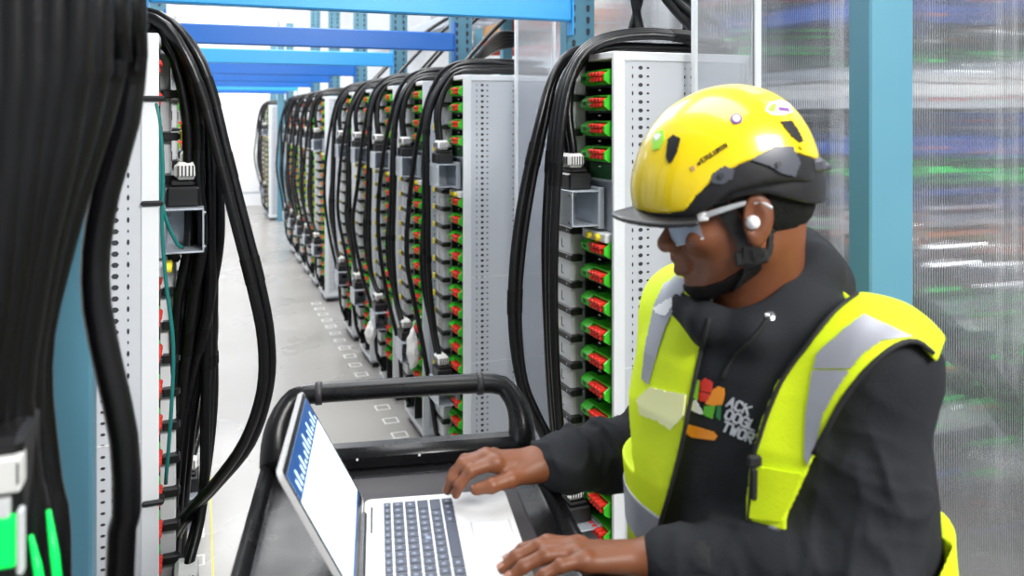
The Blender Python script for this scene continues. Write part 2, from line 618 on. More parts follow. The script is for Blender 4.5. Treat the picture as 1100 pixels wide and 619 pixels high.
def rack_frame(sx):
    mb = MB()
    for (ya, yb, yf, sgn) in ((0.0, 0.014, 0.004, -1), (RW - 0.014, RW, RW - 0.004, 1)):
        mb.box((sx * 0.03, min(yf, yf - sgn * 0.008), 0.06), (sx * (RD - 0.01), max(yf, yf - sgn * 0.008), 1.89), M['rack_sheet'])
        mb.box((0, ya, 0.05), (sx * 0.036, yb, RH), M['rack_white'], 0.002)
        mb.box((sx * (RD - 0.03), ya, 0.05), (sx * RD, yb, RH), M['rack_white'], 0.002)
        mb.box((sx * 0.036, ya, RH - 0.026), (sx * (RD - 0.03), yb, RH), M['rack_white'], 0.002)
        mb.box((sx * 0.036, ya, 0.05), (sx * (RD - 0.03), yb, 0.085), M['rack_white'], 0.002)
        for z in (0.62, 1.0):
            mb.box((sx * 0.036, yf - 0.0012, z), (sx * (RD - 0.03), yf + 0.0012, z + 0.003), M['rack_white'])
        holes(mb, sx, yf, sgn)
    mb.box((sx * 0.03, 0.014, RH - 0.02), (sx * RD, RW - 0.014, RH - 0.004), M['rack_white'])
    mb.box((sx * (RD - 0.012), 0.014, 0.06), (sx * RD, RW - 0.014, RH - 0.02), M['rack_white'])
    mb.box((0, 0.014, RH - 0.02), (sx * 0.03, RW - 0.014, RH), M['rack_white'], 0.002)
    mb.box((sx * 0.0, 0.014, 0.06), (sx * RD, RW - 0.014, 0.075), M['rack_white'])
    return mb


def rack_housing(sx):
    mb = MB()
    mb.box((sx * 0.13, 0.014, 0.075), (sx * 0.14, RW - 0.014, RH - 0.02), M['housing'])
    mb.box((sx * 0.004, 0.186, 0.075), (sx * 0.13, 0.194, RH - 0.02), M['housing'])
    mb.box((sx * 0.004, RW - 0.03, 0.075), (sx * 0.13, RW - 0.016, RH - 0.02), M['housing'])
    mb.box((sx * 0.004, 0.015, 0.075), (sx * 0.13, 0.022, RH - 0.02), M['housing'])
    for z in MOD_Z + TOP_Z:
        mb.box((sx * 0.010, 0.022, z - 0.030), (sx * 0.13, 0.186, z - 0.024), M['housing'])
        for yy in (0.104, 0.112):
            mb.box((sx * 0.009, yy - 0.002, z - 0.040), (sx * 0.0115, yy + 0.002, z - 0.036), M['label'])
    mb.box((sx * 0.02, 0.022, 1.385), (sx * 0.13, 0.186, 1.53), M['steel'])
    mb.box((sx * 0.004, 0.022, 1.53), (sx * 0.13, 0.186, 1.536), M['steel'])
    mb.box((sx * 0.015, 0.022, 1.536), (sx * 0.03, 0.186, 1.58), M['green_dark'])
    return mb


def rack_plinth(sx):
    mb = MB()
    for (xa, ya) in ((0.02, 0.01), (0.02, RW - 0.09), (RD - 0.10, 0.01), (RD - 0.10, RW - 0.09)):
        mb.box((sx * xa, ya, 0), (sx * (xa + 0.08), ya + 0.08, 0.05), M['black_clip'], 0.004)
    mb.box((sx * 0.005, 0.005, 0.035), (sx * (RD - 0.005), RW - 0.005, 0.06), M['steel'], 0.003)
    return mb


def module_mb(sx):
    """green terminal housing, centred on z = 0"""
    mb = MB()
    g = M['green']
    # stepped green body with two ears and a sloping nose
    prof = [(0.125, -0.023), (0.000, -0.023), (-0.016, -0.012), (-0.016, 0.006), (0.004, 0.021), (0.125, 0.023)]
    for (ya, yb) in ((0.026, 0.034), (0.128, 0.182)):
        vs = [(sx * p[0], ya, p[1]) for p in prof] + [(sx * p[0], yb, p[1]) for p in prof]
        n = len(prof)
        mb.add(vs, [tuple(range(n)), tuple(range(2 * n - 1, n - 1, -1))] + [(i, n + i, n + (i + 1) % n, (i + 1) % n) for i in range(n)], g)
    mb.box((sx * 0.125, 0.034, -0.023), (sx * 0.004, 0.128, -0.015), g)
    mb.box((sx * 0.125, 0.034, 0.017), (sx * 0.002, 0.128, 0.022), g)
    mb.box((sx * 0.06, 0.034, -0.02), (sx * 0.05, 0.128, 0.02), M['green_dark'])
    for yy in (0.142, 0.158, 0.172):
        mb.box((sx * 0.02, yy - 0.004, 0.0205), (sx * 0.05, yy + 0.004, 0.0245), M['green_dark'])
    mb.box((sx * -0.0165, 0.146, -0.008), (sx * -0.0155, 0.166, 0.002), M['green_dark'])
    return mb


def plug_mb(sx):
    mb = MB()
    r = M['red']
    mb.box((sx * 0.04, 0.040, -0.012), (sx * -0.004, 0.122, 0.013), r, 0.002)
    for k in range(4):
        y = 0.0435 + k * 0.0205
        mb.box((sx * 0.0, y, 0.001), (sx * -0.024, y + 0.014, 0.0135), r, 0.003)
        mb.box((sx * 0.0, y + 0.001, -0.014), (sx * -0.020, y + 0.013, -0.002), r, 0.003)
        mb.box((sx * -0.0242, y + 0.004, 0.005), (sx * -0.0235, y + 0.010, 0.010), M['hole'])
    return mb


def duct_mb(sx):
    mb = MB()
    d = M['duct']
    zs = [z + 0.036 for z in MOD_Z] + [MOD_Z[-1] - 0.05]
    for a, b in zip(zs[:-1], zs[1:]):
        mb.box((sx * -0.030, 0.222, b + 0.002), (sx * 0.06, 0.335, a - 0.002), d, 0.004)
        mb.box((sx * -0.0308, 0.286, b + 0.022), (sx * -0.0296, 0.290, b + 0.05), M['hole'])
        mb.box((sx * -0.0308, 0.274, b + 0.022), (sx * -0.0296, 0.286, b + 0.025), M['hole'])
    return mb


def duct_top_mb(sx):
    mb = MB()
    d = M['duct']
    for k in range(4):
        z = 1.47 + k * 0.105
        mb.box((sx * -0.018, 0.222, z), (sx * 0.06, 0.335, z + 0.09), d, 0.004)
        mb.box((sx * -0.0192, 0.30, z + 0.03), (sx * -0.0178, 0.325, z + 0.055), M['print'])
    return mb


def bracket_mb(sx):
    mb = MB()
    mb.box((sx * -0.037, 0.200, -0.010), (sx * 0.0, 0.356, 0.010), M['black_clip'], 0.002)
    mb.box((sx * -0.041, 0.206, -0.006), (sx * -0.036, 0.226, 0.006), M['hole'])
    mb.lathe([(0.004, 0), (0.004, 0.0025)], M['steel'], Matrix.Translation((sx * -0.0355, 0.236, 0)) @ Matrix.Rotation(-sx * math.pi / 2, 4, 'Y'), 8)
    return mb


def tag_mb(sx):
    mb = MB()
    mb.box((sx * -0.043, 0.326, -0.013), (sx * -0.036, 0.358, 0.013), M['yellow_tag'], 0.002)
    return mb


def junction_mb(sx):
    """grey folded bracket open towards the near end"""
    mb = MB()
    s = M['steel']
    y0, y1, x0 = 0.075, 0.235, -0.095
    mb.box((sx * x0, y0, -0.052), (sx * (x0 + 0.004), y1, 0.052), s, 0.001)
    mb.box((sx * x0, y0, 0.048), (sx * 0.01, y1, 0.052), s, 0.001)
    mb.box((sx * x0, y0, -0.052), (sx * 0.01, y1, -0.048), s, 0.001)
    mb.box((sx * x0, y1 - 0.004, -0.052), (sx * 0.01, y1, 0.052), s, 0.001)
    mb.box((sx * -0.01, y0, -0.06), (sx * 0.01, y1 + 0.08, 0.06), s, 0.002)
    for z in (-0.04, 0.04):
        for y in (y0 + 0.014, y1 - 0.03):
            mb.lathe([(0.005, 0), (0.005, 0.003), (0.003, 0.004)], M['chrome'], Matrix.Translation((sx * x0, y, z)) @ Matrix.Rotation(-sx * math.pi / 2, 4, 'Y'), 8)
    mb.box((sx * -0.05, y1, -0.02), (sx * -0.01, y1 + 0.035, 0.02), M['duct'], 0.003)
    mb.box((sx * -0.0508, y1 + 0.006, -0.010), (sx * -0.0495, y1 + 0.028, 0.010), M['label'])
    mb.box((sx * -0.0515, y1 + 0.010, -0.006), (sx * -0.0503, y1 + 0.024, 0.0), M['print'])
    return mb


def socket_mb(sx):
    mb = MB()
    mb.box((sx * -0.085, 0.115, 0.052), (sx * -0.012, 0.225, 0.10), M['black_clip'], 0.005)
    mb.box((sx * -0.075, 0.125, 0.10), (sx * -0.02, 0.215, 0.112), M['black_clip'], 0.004)
    return mb


def wrap_mb(sx):
    mb = MB()
    mb.box((sx * -0.082, 0.126, 0.116), (sx * -0.028, 0.212, 0.158), M['label'], 0.010)
    for k in range(4):
        mb.box((sx * -0.0828, 0.135 + k * 0.018, 0.126), (sx * -0.0815, 0.147 + k * 0.018, 0.149), M['print'])
    for k in range(5):
        mb.box((sx * -0.072 + sx * k * 0.008, 0.1252, 0.124), (sx * -0.068 + sx * k * 0.008, 0.1262, 0.15), M['print'])
    return mb


def yellow_knobs_mb(sx):
    mb = MB()
    mb.box((sx * -0.012, 0.03, 0.020), (sx * 0.10, 0.182, 0.048), M['duct'], 0.004)
    for y in (0.07, 0.125):
        mb.lathe([(0.011, 0), (0.011, 0.010), (0.007, 0.013)], M['yellow_tag'], Matrix.Translation((sx * -0.012, y, 0.034)) @ Matrix.Rotation(-sx * math.pi / 2, 4, 'Y'), 12)
    return mb


def make_rack(sx, full):
    root = empty('battery_rack', (0, 0, 0))
    rack_frame(sx).build('cabinet_frame', root, recalc=True)
    rack_housing(sx).build('housing', root)
    rack_plinth(sx).build('plinth', root)
    duct_mb(sx).build('cable_duct', root)
    duct_top_mb(sx).build('duct_cover', root)
    bz = [z + 0.035 for z in MOD_Z] + [1.565, 1.67, 1.775]
    if full:
        mo = pl = br = tg = None
        for z in TOP_Z + MOD_Z:
            if mo is None:
                mo = module_mb(sx).build('terminal_module', root)
                mo.location.z = z
                mo.location.x = 0.0 if sx > 0 else -0.020
                pl = plug_mb(sx).build('red_plug', mo)
            else:
                c = mo.copy(); COL.objects.link(c); c.location.z = z
                p = pl.copy(); COL.objects.link(p); p.parent = c
        for z in bz:
            if br is None:
                br = bracket_mb(sx).build('duct_bracket', root)
                br.location.z = z
                tg = tag_mb(sx).build('yellow_tag', br)
            else:
                c = br.copy(); COL.objects.link(c); c.location.z = z
                p = tg.copy(); COL.objects.link(p); p.parent = c
    else:
        mb = MB()
        for src in (module_mb(sx), plug_mb(sx)):
            for z in TOP_Z + MOD_Z:
                for f, mi in zip(src.f, src.mi):
                    mb.add([(src.v[i][0], src.v[i][1], src.v[i][2] + z) for i in f], [tuple(range(len(f)))], src.mats[mi])
        mb.build('terminal_strip', root, recalc=False)
        mb = MB()
        for src in (bracket_mb(sx), tag_mb(sx)):
            for z in bz:
                for f, mi in zip(src.f, src.mi):
                    mb.add([(src.v[i][0], src.v[i][1], src.v[i][2] + z) for i in f], [tuple(range(len(f)))], src.mats[mi])
        mb.build('bracket_strip', root, recalc=False)
    first = None
    for z in (1.452, 0.47):
        if first is None:
            j = junction_mb(sx).build('junction_box', root); j.location.z = z
            k = socket_mb(sx).build('cable_socket', j)
            w = wrap_mb(sx).build('cable_label', j)
            first = (j, k, w)
        else:
            j = first[0].copy(); COL.objects.link(j); j.location.z = z
            for q in first[1:]:
                c = q.copy(); COL.objects.link(c); c.parent = j
    yk = yellow_knobs_mb(sx).build('fuse_strip', root)
    yk.location.z = 1.335
    return root


RACK_G = 'white perforated battery racks in the %s row'
proto = {}
rack_list = []
right_specs = [(2.06, 'near', 'white battery rack right beside the person with the green modules facing the cart')]
b2 = ['nearest', 'second', 'third', 'fourth', 'fifth']
for k in range(5):
    right_specs.append((3.46 + 0.7 * k, 'b2', 'white battery rack, %s of the five packed together beyond the clear panel' % b2[k]))
for k in range(5):
    right_specs.append((7.68 + 0.7 * k, 'b3', 'small far battery rack, %s of the five past the aisle gap on the right' % b2[k]))
for k in range(2):
    right_specs.append((14.05 + 0.7 * k, 'b4', 'tiny battery rack near the far wall door, %s of the last pair' % ('nearer' if k == 0 else 'farther')))
left_specs = [(1.98, 'left', 'white battery rack behind the foreground cables with a teal wire on it')]
for k in range(1, 8):
    left_specs.append((1.98 + 0.7 * k, 'left', 'battery rack of the left row, %s behind the one with the teal wire' % ORD[k - 1]))


def place_rack(sx, full, X, Y, label, group):
    key = (sx, full)
    if key not in proto:
        proto[key] = make_rack(sx, full)
        r = proto[key]
    else:
        r = copy_tree(proto[key])
    r.location = (X, Y, 0)
    tag(r, label, 'rack', group)
    return r


racks = {}
for i, (y, b, lab) in enumerate(right_specs):
    racks[('R', i)] = place_rack(1, b in ('near', 'b2'), FR, y, lab, RACK_G % 'right')
for i, (y, b, lab) in enumerate(left_specs):
    racks[('L', i)] = place_rack(-1, i < 2, FL, y, lab, RACK_G % 'left')

# the near rack's two steel battery trays low down replace a few modules
near_rack = racks[('R', 0)]

# ------------------------------------------------------------------ cables
rnd = random.Random(5)


def wobble(pts, amp, seed):
    r = random.Random(seed)
    out = []
    for i, p in enumerate(pts):
        a = amp if 2 < i < len(pts) - 1 else amp * 0.2
        out.append(Vector(p) + Vector((r.uniform(-a, a), r.uniform(-a, a), r.uniform(-a, a) * 0.3)))
    return out


def cable_paths(seed):
    P = []
    for i in range(3):
        o = 0.027 * i
        P.append(('long', [(0.46, 0.10 + o, 1.935), (0.28, 0.13 + o, 1.945 + 0.018 * (i % 2)), (0.07, 0.165 + o * 0.98, 1.945 + 0.02 * (i % 2)), (-0.035, 0.195 + o * 0.98, 1.885),
                           (-0.085, 0.215 + o * 0.98, 1.70), (-0.10 - 0.012 * (i % 2), 0.235 + o * 0.98, 1.35), (-0.105 - 0.01 * (i % 3), 0.245 + o * 0.98, 1.0),
                           (-0.085, 0.235 + o * 0.98, 0.74), (-0.058, 0.15 + o * 0.98, 0.60), (-0.055, 0.142 + o * 0.98, 0.572)]))
    for i in range(2):
        P.append(('short', [(0.46, 0.09 + 0.05 * i, 1.925), (0.24, 0.11 + 0.05 * i, 1.93), (0.05, 0.15 + 0.045 * i, 1.925), (-0.035, 0.175 + 0.04 * i, 1.86),
                            (-0.06, 0.180 + 0.036 * i, 1.74), (-0.058, 0.165 + 0.034 * i, 1.62), (-0.055, 0.152 + 0.034 * i, 1.555)]))
    for i in range(1):
        P.append(('outer', [(0.46, 0.20 + 0.04 * i, 1.975), (0.24, 0.23 + 0.04 * i, 1.985), (0.04, 0.29 + 0.03 * i, 1.965), (-0.06, 0.33 + 0.03 * i, 1.86),
                            (-0.105, 0.38 + 0.03 * i, 1.62), (-0.135 - 0.02 * i, 0.44 + 0.03 * i, 1.30), (-0.15 - 0.02 * i, 0.46 + 0.03 * i, 1.02),
                            (-0.10, 0.43 + 0.02 * i, 0.72), (-0.05, 0.36 + 0.02 * i, 0.45), (-0.045, 0.32 + 0.02 * i, 0.22), (0.0, 0.31, 0.12)]))
    return [(k, wobble(p, 0.014, seed * 50 + len(k))) for n, (k, p) in enumerate(P)]


def cable_mesh(pts, r, name='power_cable', bands=()):
    sp = spline(pts)
    mb = MB()
    mb.tube(sp, r, M['cable'], 10)
    o = mb.build(name, smooth=True)
    for b in bands:
        i = int(b * (len(sp) - 3)) + 1
        t = MB()
        t.tube([sp[i - 1] * 0.5 + sp[i] * 0.5, sp[i], sp[i] * 0.5 + sp[i + 1] * 0.5], r * 1.14, M['tape'], 10)
        t.build('tape_band', o, smooth=True, angle=50)
    return o


tmpl = {}
for sx in (1, -1):
    for var in range(3):
        L = []
        for n, (kind, p) in enumerate(cable_paths(var + (7 if sx < 0 else 0))):
            q = [Vector((sx * v.x, v.y, v.z)) for v in p]
            o = cable_mesh(q, 0.0125 if kind != 'short' else 0.0135, bands=(0.42, 0.72) if kind == 'long' else ((0.5,) if kind == 'outer' else ()))
            L.append((kind, o))
        tmpl[(sx, var)] = [L, False]


def dress_rack(sx, var, X, Y, where, group, skip=()):
    L, used = tmpl[(sx, var)]
    for kind, o in L:
        if kind in skip:
            continue
        if 'label' not in o:
            c = o
        else:
            c = copy_tree(o)
        c.location = (X, Y, 0)
        lab = {'long': 'long black cable hanging down the front of %s', 'short': 'short thick black cable plugged in high on %s',
               'outer': 'black cable bulging into the aisle beside %s'}[kind] % where
        tag(c, lab, 'cable', group + ', ' + kind)
    tmpl[(sx, var)][1] = True


for i, (y, b, lab) in enumerate(right_specs):
    where = {'near': 'the rack beside the person', 'b2': 'the %s of the five packed racks' % b2[(i - 1) % 5], 'b3': 'the %s of the five far racks' % b2[(i - 6) % 5],
             'b4': 'the %s of the last two racks' % ('nearer' if i == 11 else 'farther')}[b]
    dress_rack(1, i % 3, FR, y, where, 'black cables on ' + where, ('long', 'outer') if b == 'near' else ())
for i, (y, b, lab) in enumerate(left_specs[:6]):
    where = 'the rack with the teal wire' if i == 0 else 'the %s rack behind the teal-wired one' % ORD[i - 1]
    dress_rack(-1, i % 3, FL, y, where, 'black cables on ' + where, ('outer',))
for key, (L, used) in list(tmpl.items()):
    for kind, o in L:
        if 'label' not in o:
            for c in kids(o):
                bpy.data.objects.remove(c)
            bpy.data.objects.remove(o)


def px_cable(pts, r, label, group, name='power_cable', mat=None, bands=()):
    sp = spline(pts)
    mb = MB()
    mb.tube(sp, r, mat or M['cable'], 12)
    o = mb.build(name, smooth=True)
    for b in bands:
        i = int(b * (len(sp) - 3)) + 1
        t = MB()
        t.tube([sp[i - 1], sp[i], sp[i + 1]], [q * 1.12 for q in ([r] * 3 if not isinstance(r, list) else r[:3])], M['tape'], 12)
        t.build('tape_band', o, smooth=True, angle=50)
    return tag(o, label, 'cable', group)


# the pair that loops far out over the aisle from the teal-wired rack
for i in range(2):
    o = 5 * i
    pts = [at(120, 18 - o, 1.95), at(150, 16 - o, 1.93), at(178, 28 - o, 1.92), at(200 + o, 60 - o, 1.92), at(218 + o, 105 - o, 1.93), at(234 + o, 165, 1.94), at(252 + o, 235, 1.95), at(270 + o, 305, 1.96),
           at(282 + o * 0.8, 365, 1.97), at(281 + o * 0.8, 420, 1.98), at(262 + o * 0.8, 475 + o, 2.0), at(230, 520 + o, 2.02), at(200, 552 + o, 2.05), at(186, 575 + o, 2.08)]
    pts = [p + W3(0, 0.028 * i, 0) for p in pts]
    px_cable(pts, 0.0128, '%s of two black cables looping far out over the aisle floor' % ('inner' if i == 0 else 'outer'), 'cable pair looping over the aisle', bands=(0.2, 0.33, 0.5))
# more of the bundle that arches off the same rack
for i in range(6):
    o = 5.5 * i
    r = random.Random(i + 40)
    pts = [at(140, 26 + i * 2, 1.98), at(165 + o * 0.6, 30 + i, 1.97), at(186 + o * 0.7, 62, 1.96), at(200 + o * 0.75, 120, 1.97), at(203 + o * 0.85 + r.uniform(-4, 4), 190, 1.98), at(199 + o + r.uniform(-5, 5), 260, 2.0),
           at(196 + o * 0.9 + r.uniform(-6, 6), 330, 2.02), at(188 + o * 0.5, 420, 2.05), at(184 + o * 0.3, 500, 2.08), at(180 + o * 0.2, 590, 2.1), at(178 + o * 0.2, 660, 2.12)]
    pts = [p + W3(0, 0.03 * (i % 3), 0) for p in pts]
    px_cable(pts, 0.0125, 'black cable in the thick bundle arching off the teal-wired rack', 'thick bundle arching off the teal-wired rack', bands=(0.2, 0.55))
# large blurred foreground bundle
fg = [
    ([(136, -60), (142, 0), (143, 60), (135, 130), (114, 205), (103, 270), (104, 330), (118, 400), (133, 470), (136, 550), (128, 640)], 0.92, 0.0155),
    ([(122, -60), (128, 0), (126, 60), (110, 130), (84, 210), (62, 290), (46, 360), (44, 430), (54, 520), (64, 650)], 0.86, 0.0155),
    ([(104, -60), (108, 0), (104, 80), (88, 150), (64, 230), (44, 320), (32, 400), (34, 500), (44, 650)], 0.83, 0.0165),
    ([(84, -60), (88, 0), (82, 90), (66, 180), (46, 260), (30, 350), (20, 430), (30, 520), (40, 650)], 0.80, 0.0165),
    ([(60, -60), (64, 0), (60, 100), (46, 190), (28, 280), (14, 370), (6, 450), (14, 540), (20, 650)], 0.79, 0.0165),
    ([(38, -60), (42, 0), (40, 110), (28, 210), (14, 300), (0, 390), (-8, 470), (-2, 560), (4, 650)], 0.78, 0.0165),
    ([(16, -60), (20, 0), (18, 110), (10, 210), (0, 310), (-14, 400), (-22, 470), (-26, 560), (-28, 650)], 0.77, 0.0165),
    ([(-6, -60), (-2, 0), (-2, 110), (-8, 220), (-14, 320), (-24, 420), (-34, 520), (-36, 650)], 0.78, 0.0165),
    ([(74, -60), (76, 0), (70, 110), (54, 200), (36, 300), (20, 400), (10, 480), (0, 560), (-4, 650)], 0.87, 0.0165),
    ([(28, -60), (30, 0), (26, 110), (18, 220), (6, 320), (-4, 420), (-10, 500), (-18, 600), (-20, 650)], 0.86, 0.0165),
    ([(50, -60), (52, 0), (50, 110), (36, 220), (20, 320), (8, 430), (16, 520), (26, 600), (30, 650)], 0.88, 0.0165),
    ([(6, -60), (8, 0), (6, 110), (0, 220), (-8, 320), (-14, 420), (-14, 520), (-12, 650)], 0.9, 0.0165),
    ([(112, -60), (116, 0), (112, 70), (96, 140), (74, 220), (52, 300), (36, 380), (36, 460), (48, 550), (56, 650)], 0.90, 0.0155),
]
for i, (p, d, r) in enumerate(fg):
    lab = 'out-of-focus black cable bulging past the blue post at the near left' if i == 0 else 'out-of-focus black cable in the thick hanging bundle at the near left'
    pw = [at(a - (0 if i == 0 else 4), b, d) for a, b in p]
    pw = [Vector((pw[0].x, pw[0].y, 2.45))] + pw[1:] + [Vector((pw[-1].x - 0.01, pw[-1].y, 0.5)), Vector((pw[-1].x - 0.03, pw[-1].y + 0.02, 0.03))]
    px_cable(pw, r, lab, None if i == 0 else 'thick hanging cable bundle at the near left', bands=(0.82,) if i in (2, 3, 4, 5) else ())
# cables that come down from above behind the near rack
for i, p in enumerate([[(676, -60, 2.7), (680, -10, 2.7), (684, 14, 2.7), (690, 40, 2.75)], [(690, -60, 2.8), (688, -10, 2.8), (684, 12, 2.8), (676, 40, 2.8)],
                       [(700, -60, 2.7), (716, -12, 2.68), (734, 8, 2.66), (752, 24, 2.64), (775, 40, 2.62)], [(712, -60, 2.75), (722, -14, 2.72), (742, 2, 2.70), (764, 14, 2.7), (790, 24, 2.7)],
                       [(694, -60, 2.7), (706, -16, 2.68), (724, 10, 2.66), (744, 32, 2.64), (758, 48, 2.62)]]):
    px_cable([at(a, b, d) for a, b, d in p], 0.014, 'black cable dropping from above behind the top of the person-side rack', 'cables dropping behind the person-side rack')
for i in range(5):
    y = 34 + i * 3.2
    px_cable([at(505, 66 + i, 4.2), at(520, 60 - i * 2, 4.3), at(536, 52 - i * 4, 4.5), at(556, 48 - i * 3, 4.6), at(580, 46 - i * 3, 4.8)], 0.013,
             'black cable curling over the top of the nearest packed rack', 'cables curling over the nearest packed rack')

# thick bundle lying over the top of the person-side rack
for i in range(3):
    pts = [at(775, 47 - i * 3, 2.5), at(745, 42 - i * 3, 2.47), at(700, 38 - i * 3, 2.44), at(660, 42 - i * 3, 2.42), at(630, 56 - i * 3, 2.40), at(612 - i * 3, 90, 2.38), at(603 - i * 4, 140, 2.36), at(598 - i * 4, 200, 2.36),
           at(595 - i * 4, 270, 2.36), at(595 - i * 3, 350, 2.38), at(599 - i * 3, 430, 2.42), at(606 - i * 3, 500, 2.46), at(616, 560, 2.5)]
    pts = [p + W3(0, 0.03 * i, 0) for p in pts]
    px_cable(pts, 0.0135, 'thick black cable lying over the top of the person-side rack', 'cables lying over the person-side rack', bands=(0.06, 0.42))
for i in range(2):
    pts = [at(640, 50, 2.6), at(615 - 4 * i, 58, 2.56), at(596 - 4 * i, 85, 2.5), at(586 - 7 * i, 130, 2.46), at(573 - 8 * i, 190, 2.44), at(563 - 8 * i, 250, 2.42), at(557 - 7 * i, 310, 2.41), at(557 - 6 * i, 360, 2.41),
           at(563 - 4 * i, 410, 2.42), at(577 - 4 * i, 445, 2.44), at(594 - 4 * i, 478, 2.46), at(608, 510, 2.5)]
    pts = [p + W3(0, -0.022 * i, 0) for p in pts]
    px_cable(pts, 0.0125, 'black cable bowing out in front of the clear panel', 'cables bowing out in front of the clear panel', bands=(0.3, 0.62))

# teal wires on the left rack
px_cable([at(128, 104, 1.92), at(142, 98, 1.89), at(156, 101, 1.85), at(168, 112, 1.82), at(173, 150, 1.83), at(172, 205, 1.83), at(178, 235, 1.84), at(190, 262, 1.86), at(196, 266, 1.88)], 0.0042,
         'thin teal wire tied to the white rack edge, higher of two', 'teal wires', 'earth_wire', M['teal_cable'])
px_cable([at(130, 106, 1.92), at(144, 101, 1.89), at(158, 105, 1.85), at(170, 125, 1.83), at(175, 180, 1.83), at(174, 240, 1.83), at(178, 300, 1.84), at(186, 370, 1.85), at(184, 440, 1.86), at(178, 520, 1.88)], 0.0042,
         'thin teal wire tied to the white rack edge, longer of two', 'teal wires', 'earth_wire', M['teal_cable'])
for n, (px, py) in enumerate(((165, 106), (163, 218), (164, 538))):
    c = at(px, py, 1.825)
    mb = MB()
    mb.box(c + Vector((-0.022, -0.02, -0.006)), c + Vector((0.024, 0.02, 0.006)), M['black_clip'], 0.004)
    tag(mb.build('cable_tie'), 'black tie strapped round the white rack edge, %s of three' % ('topmost', 'middle', 'lowest')[n], 'tie', 'ties on the white rack edge')

# lit device low among the foreground cables
root = empty('power_module', at(4, 640, 0.74))
tag(root, 'dark box with green glowing window and white label among foreground cables', 'module')
base = root.location.copy()


def rel(px, py, d):
    return at(px, py, d) - base


mb = MB()
a = rel(-60, 700, 0.80); b = rel(24, 470, 0.74)
a.z = -base.z
mb.box(a, b, M['black_clip'], 0.006)
mb.build('case', root)
mb = MB()
mb.box(rel(-40, 525, 0.738) , rel(22, 492, 0.730), M['label'], 0.002)
for k in range(5):
    p = rel(2 + k * 4, 520, 0.729); q = rel(4 + k * 4, 498, 0.7285)
    mb.box(p, q, M['print'])
mb.build('label_plate', root)
mb = MB()
mb.box(rel(-40, 606, 0.738), rel(19, 556, 0.730), M['led_green'], 0.004)
mb.build('glowing_window', root)
mb = MB()
mb.box(rel(20, 612, 0.738), rel(25, 548, 0.728), M['duct'], 0.002)
mb.box(rel(-40, 552, 0.738), rel(10, 537, 0.728), M['duct'], 0.002)
mb.build('window_trim', root)
for i, (x0, x1, ytop) in enumerate(((35, 45, 575), (54, 63, 548))):  # glowing tubes stand in for green light reflected on the cables
    mb = MB()
    mb.tube([at(x0 - 2, ytop, 0.765), at((x0 + x1) / 2, (ytop + 640) / 2, 0.76), at(x1 + 2, 650, 0.75)], [0.002, 0.0038, 0.0038], M['led_green'], 8)
    tag(mb.build('light_fibre', smooth=True), 'bright green lit fibre beside the foreground cables, %s of two' % ('nearer the glowing window' if i == 0 else 'nearer the blue post'), 'fibre', 'green lit fibres')

# ------------------------------------------------------------------ clear panels of the containment
def clear_panel(x0, x1, y, z1, m, label, strips, group='clear polycarbonate panels'):
    root = empty('polycarbonate_panel', ((x0 + x1) / 2, y, 0))
    tag(root, label, 'panel', group)
    mb = MB()
    mb.box((x0 - (x0 + x1) / 2, -0.004, 0.02), (x1 - (x0 + x1) / 2, 0.004, z1), m)
    mb.build('sheet', root)
    for s in strips:
        mb = MB()
        mb.box((s[0] - (x0 + x1) / 2, -0.010, 0.0), (s[1] - (x0 + x1) / 2, 0.010, z1), M['poly_frame'], 0.002)
        mb.build('edge_strip', root)
    return root


clear_panel(1.345, 1.552, 2.028, 3.0, M['poly_fine'], 'narrow clear panel with a white edge strip beside the near rack', [(1.340, 1.352)])
clear_panel(1.566, 2.25, 2.028, 3.0, M['poly'], 'wide fluted clear panel behind the yellow helmet', [(1.552, 1.575)])
clear_panel(1.342, 2.45, 1.272, 3.0, M['poly'], 'large fluted clear panel behind the shoulder, right of the blue post', [(1.334, 1.348)])
clear_panel(1.335, 1.52, 3.425, 3.0, M['poly_fine'], 'narrow clear panel in front of the nearest packed rack', [(1.33, 1.342)])
clear_panel(1.52, 2.20, 3.425, 3.0, M['poly_fine'], 'wide clear panel behind the cables of the near rack', [(1.514, 1.526)])
clear_panel(1.36, 2.1, 7.64, 3.0, M['poly_fine'], 'far clear panel in front of the five far racks', [(1.35, 1.365)])

